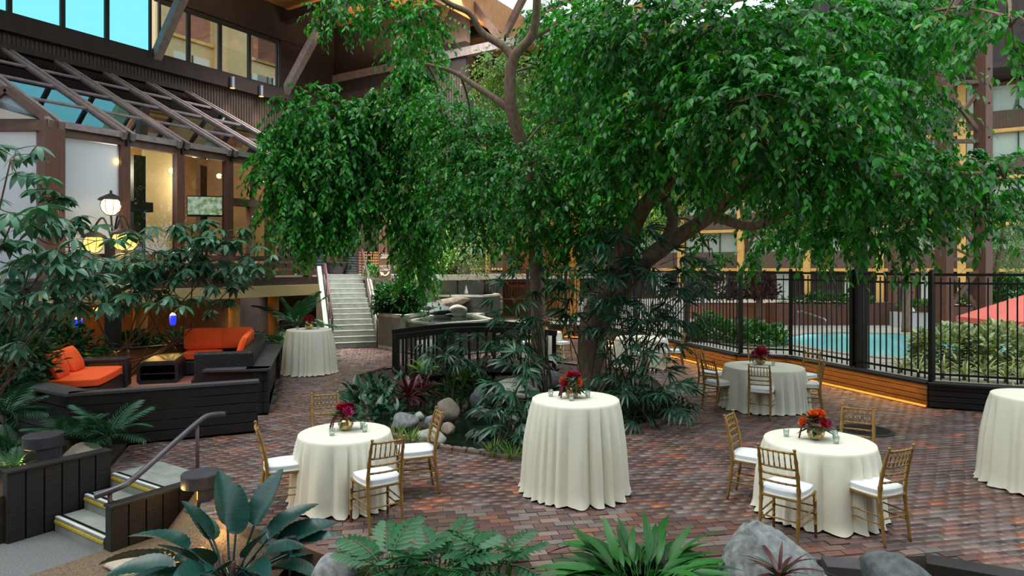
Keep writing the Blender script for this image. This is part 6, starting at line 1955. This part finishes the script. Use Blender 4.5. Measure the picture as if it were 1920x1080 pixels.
# pond boulders
for k, (px, py, Y, r, mm, lb) in enumerate((
    (757, 790, 10.7, (.26, .22, .15), 'rock_grey', 'flat grey boulder behind the grass tuft by the pond'),
    (786, 780, 10.9, (.1, .1, .09), 'rock_light', 'small pale stone between two pond boulders'),
    (838, 772, 11.2, (.24, .25, .22), 'rock_brown', 'tallest brown boulder on the pond bank'),
    (815, 790, 10.7, (.2, .2, .16), 'rock_grey', 'grey boulder in the middle of the pond bank'),
    (842, 806, 10.3, (.13, .14, .12), 'rock_brown', 'tan boulder at the water edge'),
    (808, 820, 10.0, (.25, .2, .17), 'rock_light', 'large pale boulder behind the side on gold chair'),
    (970, 735, 12.3, (.55, .4, .25), 'rock_light', 'large pale boulder behind the palm at the right bank'),
    (905, 745, 12.6, (.3, .3, .25), 'rock_dark', 'dark wet boulder where the water narrows under the palms'),
    (1020, 715, 13.0, (.5, .35, .22), 'rock_grey', 'long grey boulder left of the thick trunk'),
    (905, 815, 10.1, (.3, .2, .1), 'rock_dark', 'flat submerged boulder in the pond'),
    (905, 775, 11.0, (.3, .18, .1), 'rock_dark', 'dark rock showing above the rippled water'),
    (960, 800, 10.2, (.2, .2, .2), 'rock_light', 'pale boulder behind the palm fans at the pond front'),
    (1000, 835, 9.6, (.22, .2, .18), 'rock_light', 'pale boulder just left of the cocktail table'),
    (800, 655, 18.2, (.35, .3, .35), 'rock_light', 'pale boulder seen through the bridge balusters'),
    (845, 662, 18.0, (.3, .3, .28), 'rock_dark', 'dark boulder seen through the bridge balusters'))):
    q = W(px, py, Y); q.z = max(q.z, -.12)
    rock(q, r, M[mm], lb, 100 + k)
for k, px in enumerate((838, 852, 868, 884, 902, 826)):
    q = G(px, 838 + (px - 826) * .12, -.02)
    rock(q, (.09 + .02 * (k % 2), .07, .05), M['rock_grey'], '%s smooth river stone from the left along the front pond edge' % ('second', 'third', 'fourth', 'fifth', 'sixth', 'first')[k], 130 + k, name='river_stone', cat='stone', group='river stones at the pond edge', sub=2)

# ---- lady palms
FAN = [compound('fan_leaf', M['fan_leaf'], .34, nl, .3, .04, spread=sp, tilt=-18, curve=cv, shape='strap') for nl, sp, cv in ((8, 210, .3), (7, 180, .55), (9, 240, .4))]
def lady_palm(lb, stems, clusters, n, seed, sc=(.85, 1.15), z=-.05):
    rn = random.Random(seed)
    s0 = W(*stems[0])
    t = thing('lady_palm', lb, 'plant', (s0.x, s0.y, z), world_coords=True)
    nodes_ = []
    for (px, py, Y, rx, ry) in clusters:
        for j in range(3):
            b = W(*stems[rn.randrange(len(stems))]); b.z = z
            b += Vector((rn.uniform(-.12, .12), rn.uniform(-.12, .12), 0))
            e = W(px + rn.uniform(-.5, .5) * rx, py + rn.uniform(-.3, .6) * ry, Y + rn.uniform(-.3, .3))
            mid = (b + e) / 2 + Vector(((b.x - e.x) * .15, 0, .1))
            pts = smooth_path([b, mid, e], 5)
            mb = MB(); mb.tube(pts, lerp_r(.016, .009, len(pts)), 6); mb.build('cane', M['cane'], t, smooth=True)
            nodes_.append((e, (px, py, Y, rx, ry)))
    for k in range(n):
        e, (px, py, Y, rx, ry) = nodes_[k % len(nodes_)]
        a = k * 2.4 + rn.uniform(-.4, .4); el = math.radians(rn.uniform(-5, 55))
        d = Vector((math.cos(a) * math.cos(el), math.sin(a) * math.cos(el), math.sin(el)))
        p = W(px + rn.uniform(-.8, .8) * rx, py + rn.uniform(-.8, .9) * ry, Y + rn.uniform(-.45, .45))
        p = e * .45 + p * .55
        p.z = max(p.z, z + .15)
        inst('fan_leaf', FAN[k % 3], t, p - ORG[t.name], frame_quat(d, roll=rn.uniform(-.5, .5)), rn.uniform(*sc))
    return t
lady_palm('tall lady palm wrapped round the thick ficus trunk', [(1150, 770, 11.9), (1190, 775, 11.8), (1100, 765, 12.0)],
    [(1180, 465, 11.7, 90, 50), (1110, 530, 11.9, 70, 60), (1235, 520, 11.7, 70, 60), (1160, 590, 11.6, 80, 50), (1245, 600, 11.5, 60, 50), (1200, 640, 11.5, 70, 40), (1070, 590, 12.0, 50, 60), (1285, 545, 11.8, 30, 30)], 120, 71, (1.0, 1.35))
lady_palm('low lady palm right of the trunk with bare canes', [(1215, 785, 11.2), (1190, 790, 11.1), (1235, 780, 11.3)],
    [(1200, 690, 11.2, 70, 40), (1150, 740, 10.9, 50, 40), (1235, 745, 10.9, 50, 30), (1190, 770, 10.7, 70, 25), (1265, 760, 10.9, 20, 20)], 60, 72)
lady_palm('lady palm left of the trunk with tall thin canes', [(1030, 735, 12.2), (1015, 730, 12.3), (1045, 740, 12.0)],
    [(975, 560, 12.2, 40, 50), (1010, 600, 12.2, 40, 50), (955, 620, 12.3, 30, 40), (965, 660, 12.0, 30, 30), (985, 520, 12.6, 40, 30)], 44, 73)
lady_palm('lady palm on the pond bank left of the cocktail table', [(960, 860, 9.7), (985, 850, 9.8), (940, 850, 9.9)],
    [(955, 740, 9.9, 40, 40), (935, 790, 9.9, 28, 30), (980, 790, 9.6, 25, 50), (955, 825, 9.5, 35, 20), (975, 700, 10.4, 40, 40)], 46, 74)
lady_palm('drooping lady palm in front of the footbridge rail', [(870, 745, 13.2), (890, 740, 13.3), (850, 750, 13.0)],
    [(890, 650, 13.2, 55, 35), (835, 665, 13.2, 40, 35), (930, 660, 13.3, 40, 30), (860, 690, 13.0, 40, 20)], 42, 75)

# ---- umbrella trees (schefflera) at left
SCH = [compound('leaf', M['schefflera_leaf'], .26, nl, .25, .085, spread=360, tilt=tl, curve=cv, shape='lance', pr=.007) for nl, tl, cv in ((7, -16, .3), (8, -26, .35), (8, -8, .25), (6, -34, .3))]
def umbrella_tree(lb, bases, clusters, per, seed, z=.0, sc=(.85, 1.2)):
    rn = random.Random(seed)
    b0 = bases[0]
    t = thing('umbrella_tree', lb, 'tree', (b0[0], b0[1], z), world_coords=True)
    k = 0
    for ci, (px, py, Y, rx, ry) in enumerate(clusters):
        c = W(px, py, Y)
        b = Vector((*bases[ci % len(bases)], z))
        mid = b * .45 + c * .55 + Vector((rn.uniform(-.3, .3), rn.uniform(-.2, .2), -.35))
        pts = smooth_path([b, b * .8 + mid * .2 + Vector((0, 0, .25)), mid, c], 6)
        mb = MB(); mb.tube(pts, lerp_r(.024, .009, len(pts)), 7); mb.build('branch', M['bark_dark'], t, smooth=True)
        n = max(3, int(per * rx * ry / 2500))
        tw_ = MB()
        for j in range(n):
            e = W(px + rn.uniform(-1, 1) * rx, py + rn.uniform(-1, 1) * ry, Y + rn.uniform(-.7, .7))
            tw_.tube(smooth_path([c, (c + e) / 2 + Vector((0, 0, -.06)), e], 3), [.011 - .0009 * i for i in range(7)], 5)
            for q in range(rn.choice((2, 3, 3))):
                a = rn.uniform(0, 2 * PI); el = math.radians(rn.uniform(5, 50))
                d = Vector((math.cos(a) * math.cos(el), math.sin(a) * math.cos(el), math.sin(el)))
                qd = frame_quat(Vector((d.x, d.y, d.z * .35)), roll=rn.uniform(-.35, .35))
                inst('leaf', SCH[k % 4], t, e - ORG[t.name], qd, rn.uniform(*sc)); k += 1
        o = tw_.build('twigs', M['bark_dark'], t, smooth=True); o['kind'] = 'stuff'
    return k
NS1 = umbrella_tree('umbrella tree with hand shaped leaves overhanging from the far left edge', [(-7.6, 8.6), (-7.9, 9.3)],
    [(20, 300, 8.2, 50, 35), (30, 400, 8.4, 50, 50), (110, 460, 8.8, 70, 40), (60, 490, 8.6, 70, 40), (130, 530, 8.8, 70, 40), (15, 580, 8.4, 35, 40), (80, 572, 9.0, 45, 18), (5, 680, 8.8, 25, 30), (175, 480, 9.2, 40, 40), (50, 540, 8.7, 60, 40), (130, 550, 9.4, 50, 25)], 4.4, 81)
NS2 = umbrella_tree('umbrella tree with hand shaped leaves behind the coffee table', [(-8.1, 14.0), (-7.4, 15.9), (-9.0, 13.9)],
    [(290, 470, 13.8, 50, 30), (370, 445, 14.2, 60, 28), (330, 500, 13.8, 60, 30), (430, 480, 14.6, 55, 30), (260, 520, 13.6, 40, 30), (400, 530, 14.4, 50, 25), (470, 500, 15, 30, 25), (290, 570, 13.6, 40, 25), (130, 425, 13.2, 30, 22), (230, 560, 13.4, 30, 30), (400, 580, 14.6, 30, 20), (370, 470, 14, 70, 35), (100, 385, 13, 30, 25), (250, 490, 13.4, 45, 30), (450, 445, 14.6, 40, 25), (320, 540, 13.6, 60, 22)], 9.0, 82, sc=(1.05, 1.4))
print('SCHEFFLERA', NS1, NS2)

# ---- shrubs (leaf masses nobody could count)
def shrub(lb, px, py, Y, r, n, leaf, z, m='soft_leaf', cols=((30, 90, 40), (90, 150, 60)), name='shrub', group=None, base_z=None):
    c = W(px, py, Y)
    bz = z
    t = thing(name, lb, 'plant', (c.x, c.y, bz), group=group, world_coords=True)
    u = nrmz(RNG.normal(0, 1, (n, 3)))
    rad = RNG.uniform(.25, 1, n) ** .5
    lump = 1 + .18 * np.sin(5 * u[:, 0] + c.x) * np.sin(4 * u[:, 2] + 1.3)
    P = np.array(c) + u * np.array(r) * (rad * lump)[:, None]
    ok_ = P[:, 2] > bz + .03
    P, u = P[ok_], u[ok_]
    k = len(P)
    D = nrmz(u + RNG.normal(0, .5, (k, 3)) + np.array([0, 0, .15])); UP = nrmz(u * .4 + np.array([0, 0, 1]) + RNG.normal(0, .3, (k, 3)))
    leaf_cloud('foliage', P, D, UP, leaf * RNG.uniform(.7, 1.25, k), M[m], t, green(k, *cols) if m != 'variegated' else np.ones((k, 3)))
    mb = MB()
    for j in range(7):
        i = int(RNG.integers(k))
        mb.tube([(c.x + .08 * math.cos(j), c.y + .08 * math.sin(j), bz), (Vector(P[i]) + Vector((c.x, c.y, bz))) / 2 + Vector((0, 0, .05)), Vector(P[i])], [.018, .012, .006], 5)
    mb.build('stems', M['bark_dark'], t)
    return t
shrub('dark leafy shrub in the concrete planter right of the stairs', 745, 562, 21.6, (.85, .7, .55), 2600, .17, 1.02, cols=((20, 70, 36), (56, 120, 56)))
shrub('broad green hedge behind the fence left of the pool', 1345, 640, 19.6, (.9, .8, .75), 2600, .16, .44)
shrub('broad green hedge behind the fence touching the pool', 1425, 650, 18.6, (.85, .8, .7), 2600, .16, .44)
shrub('low green shrub at the foot of the fence by the palms', 1310, 655, 19.4, (.5, .5, .5), 1200, .15, .44)
shrub('yellow green variegated shrub left of the coral parasol', 1770, 655, 14.4, (.75, .6, .5), 2000, .15, .44, cols=((58, 112, 48), (236, 236, 190)), name='variegated_shrub')
shrub('yellow green variegated shrub under the coral parasol', 1865, 655, 13.8, (.7, .6, .5), 1900, .15, .44, cols=((58, 112, 48), (236, 236, 190)), name='variegated_shrub')
shrub('green leafy shrub on the brown planter at the far right', 1895, 555, 25.8, (1.1, .5, .7), 1200, .22, 1.0)
shrub('green trailing shrub on the white box planter', 1718, 582, 23.8, (.75, .5, .35), 700, .18, 1.1)
shrub('green plants on the long brown planter beyond the pool', 1560, 568, 25.0, (1.8, .5, .35), 1200, .18, 1.2)
shrub('green plants on the terracotta planter', 1370, 568, 27.8, (1.7, .5, .4), 1000, .2, 1.2)
shrub('dark purple leafed shrub behind the hedge at left', 1345, 545, 27.6, (.8, .5, .7), 900, .18, 1.3, cols=((70, 34, 48), (120, 60, 74)))
shrub('dark purple leafed shrub behind the hedge at right', 1425, 545, 27.2, (.8, .5, .7), 900, .18, 1.3, cols=((70, 34, 48), (120, 60, 74)))
shrub('green plants between the braced columns', 1806, 575, 25.8, (.9, .5, .4), 700, .18, 1.1)
shrub('green climbing shrub beside the lobby sign', 705, 520, 24.8, (.5, .4, .5), 700, .14, 2.2)
shrub('bright leafy shrub hanging over the fountain wall', 830, 505, 26.0, (.7, .5, .7), 900, .15, 2.1, cols=((40, 110, 40), (120, 180, 70)))
shrub('bright green shrub at the iron screen corner', 832, 470, 25.4, (.5, .4, .7), 700, .14, 2.2, cols=((40, 110, 40), (130, 190, 70)))
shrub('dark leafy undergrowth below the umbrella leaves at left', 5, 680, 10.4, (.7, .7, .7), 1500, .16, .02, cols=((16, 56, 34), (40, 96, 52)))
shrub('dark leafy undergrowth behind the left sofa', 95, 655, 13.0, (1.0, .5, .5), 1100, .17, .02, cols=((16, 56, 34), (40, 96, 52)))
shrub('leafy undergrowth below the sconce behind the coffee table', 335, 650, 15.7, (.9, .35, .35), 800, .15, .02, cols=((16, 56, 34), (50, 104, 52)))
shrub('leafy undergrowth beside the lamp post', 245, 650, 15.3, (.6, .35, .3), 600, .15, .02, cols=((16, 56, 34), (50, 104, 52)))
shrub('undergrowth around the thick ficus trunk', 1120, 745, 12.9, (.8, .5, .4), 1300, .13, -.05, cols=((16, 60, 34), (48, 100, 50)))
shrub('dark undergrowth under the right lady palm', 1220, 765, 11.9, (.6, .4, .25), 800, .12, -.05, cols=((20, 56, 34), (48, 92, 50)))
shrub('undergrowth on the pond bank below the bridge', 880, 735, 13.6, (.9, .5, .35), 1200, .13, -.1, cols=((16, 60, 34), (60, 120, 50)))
for (pt, nm, k) in ((potA, 'bowl', 0), (potB, 'left', 1), (potC, 'right', 2)):
    q = pt.location
    hh = (.5, .95, .8)[k]
    mb = MB(); mb.tube(smooth_path([(0, 0, hh - .1), (.04, 0, hh + .2), (-.02, 0, hh + .5)], 4), lerp_r(.07, .025, 9), 8); mb.build('trunk', M['bark'], pt, smooth=True)
    n = 420
    u = nrmz(RNG.normal(0, 1, (n, 3)))
    P = np.array((q.x, q.y, q.z + hh + .55)) + u * np.array((.45, .4, .3)) * (RNG.uniform(.2, 1, n) ** .5)[:, None]
    o = leaf_cloud('foliage', P - np.array(q), nrmz(u + RNG.normal(0, .5, (n, 3))), nrmz(u * .4 + np.array([0, 0, 1.0])), .13 * RNG.uniform(.7, 1.2, n), M['soft_leaf'], pt, green(n))
# variegated strap plants along the fence
VAR = [blade_mesh('leaf', M['variegated'], .42, .045, n=5, curve=c, fold=.3, shape='strap') for c in (.45, .9)]
for k, (px, py, Y) in enumerate(((1690, 702, 13.6), (1722, 712, 13.0), (1768, 716, 12.9), (1808, 718, 12.7), (1848, 722, 12.6), (1886, 724, 12.4), (1915, 722, 12.3), (1845, 700, 13.4), (1900, 700, 13.2))):
    p = W(px, py, Y)
    t = thing('spider_plant', '%s yellow striped strap plant behind the fence, counted from the pool' % ('first', 'second', 'third', 'fourth', 'fifth', 'sixth', 'seventh', 'back row left', 'back row right')[k], 'plant', (p.x, p.y, .44), group='striped plants behind the fence')
    mb = MB(); mb.lathe([(.03, 0), (.025, .12), (.001, .14)], 7); mb.build('stem', M['stem_green'], t)
    spread_leaves(t, 'leaf', VAR, 18, elev=(15, 82), sc=(.8, 1.1), z0=.1, seed=90 + k)
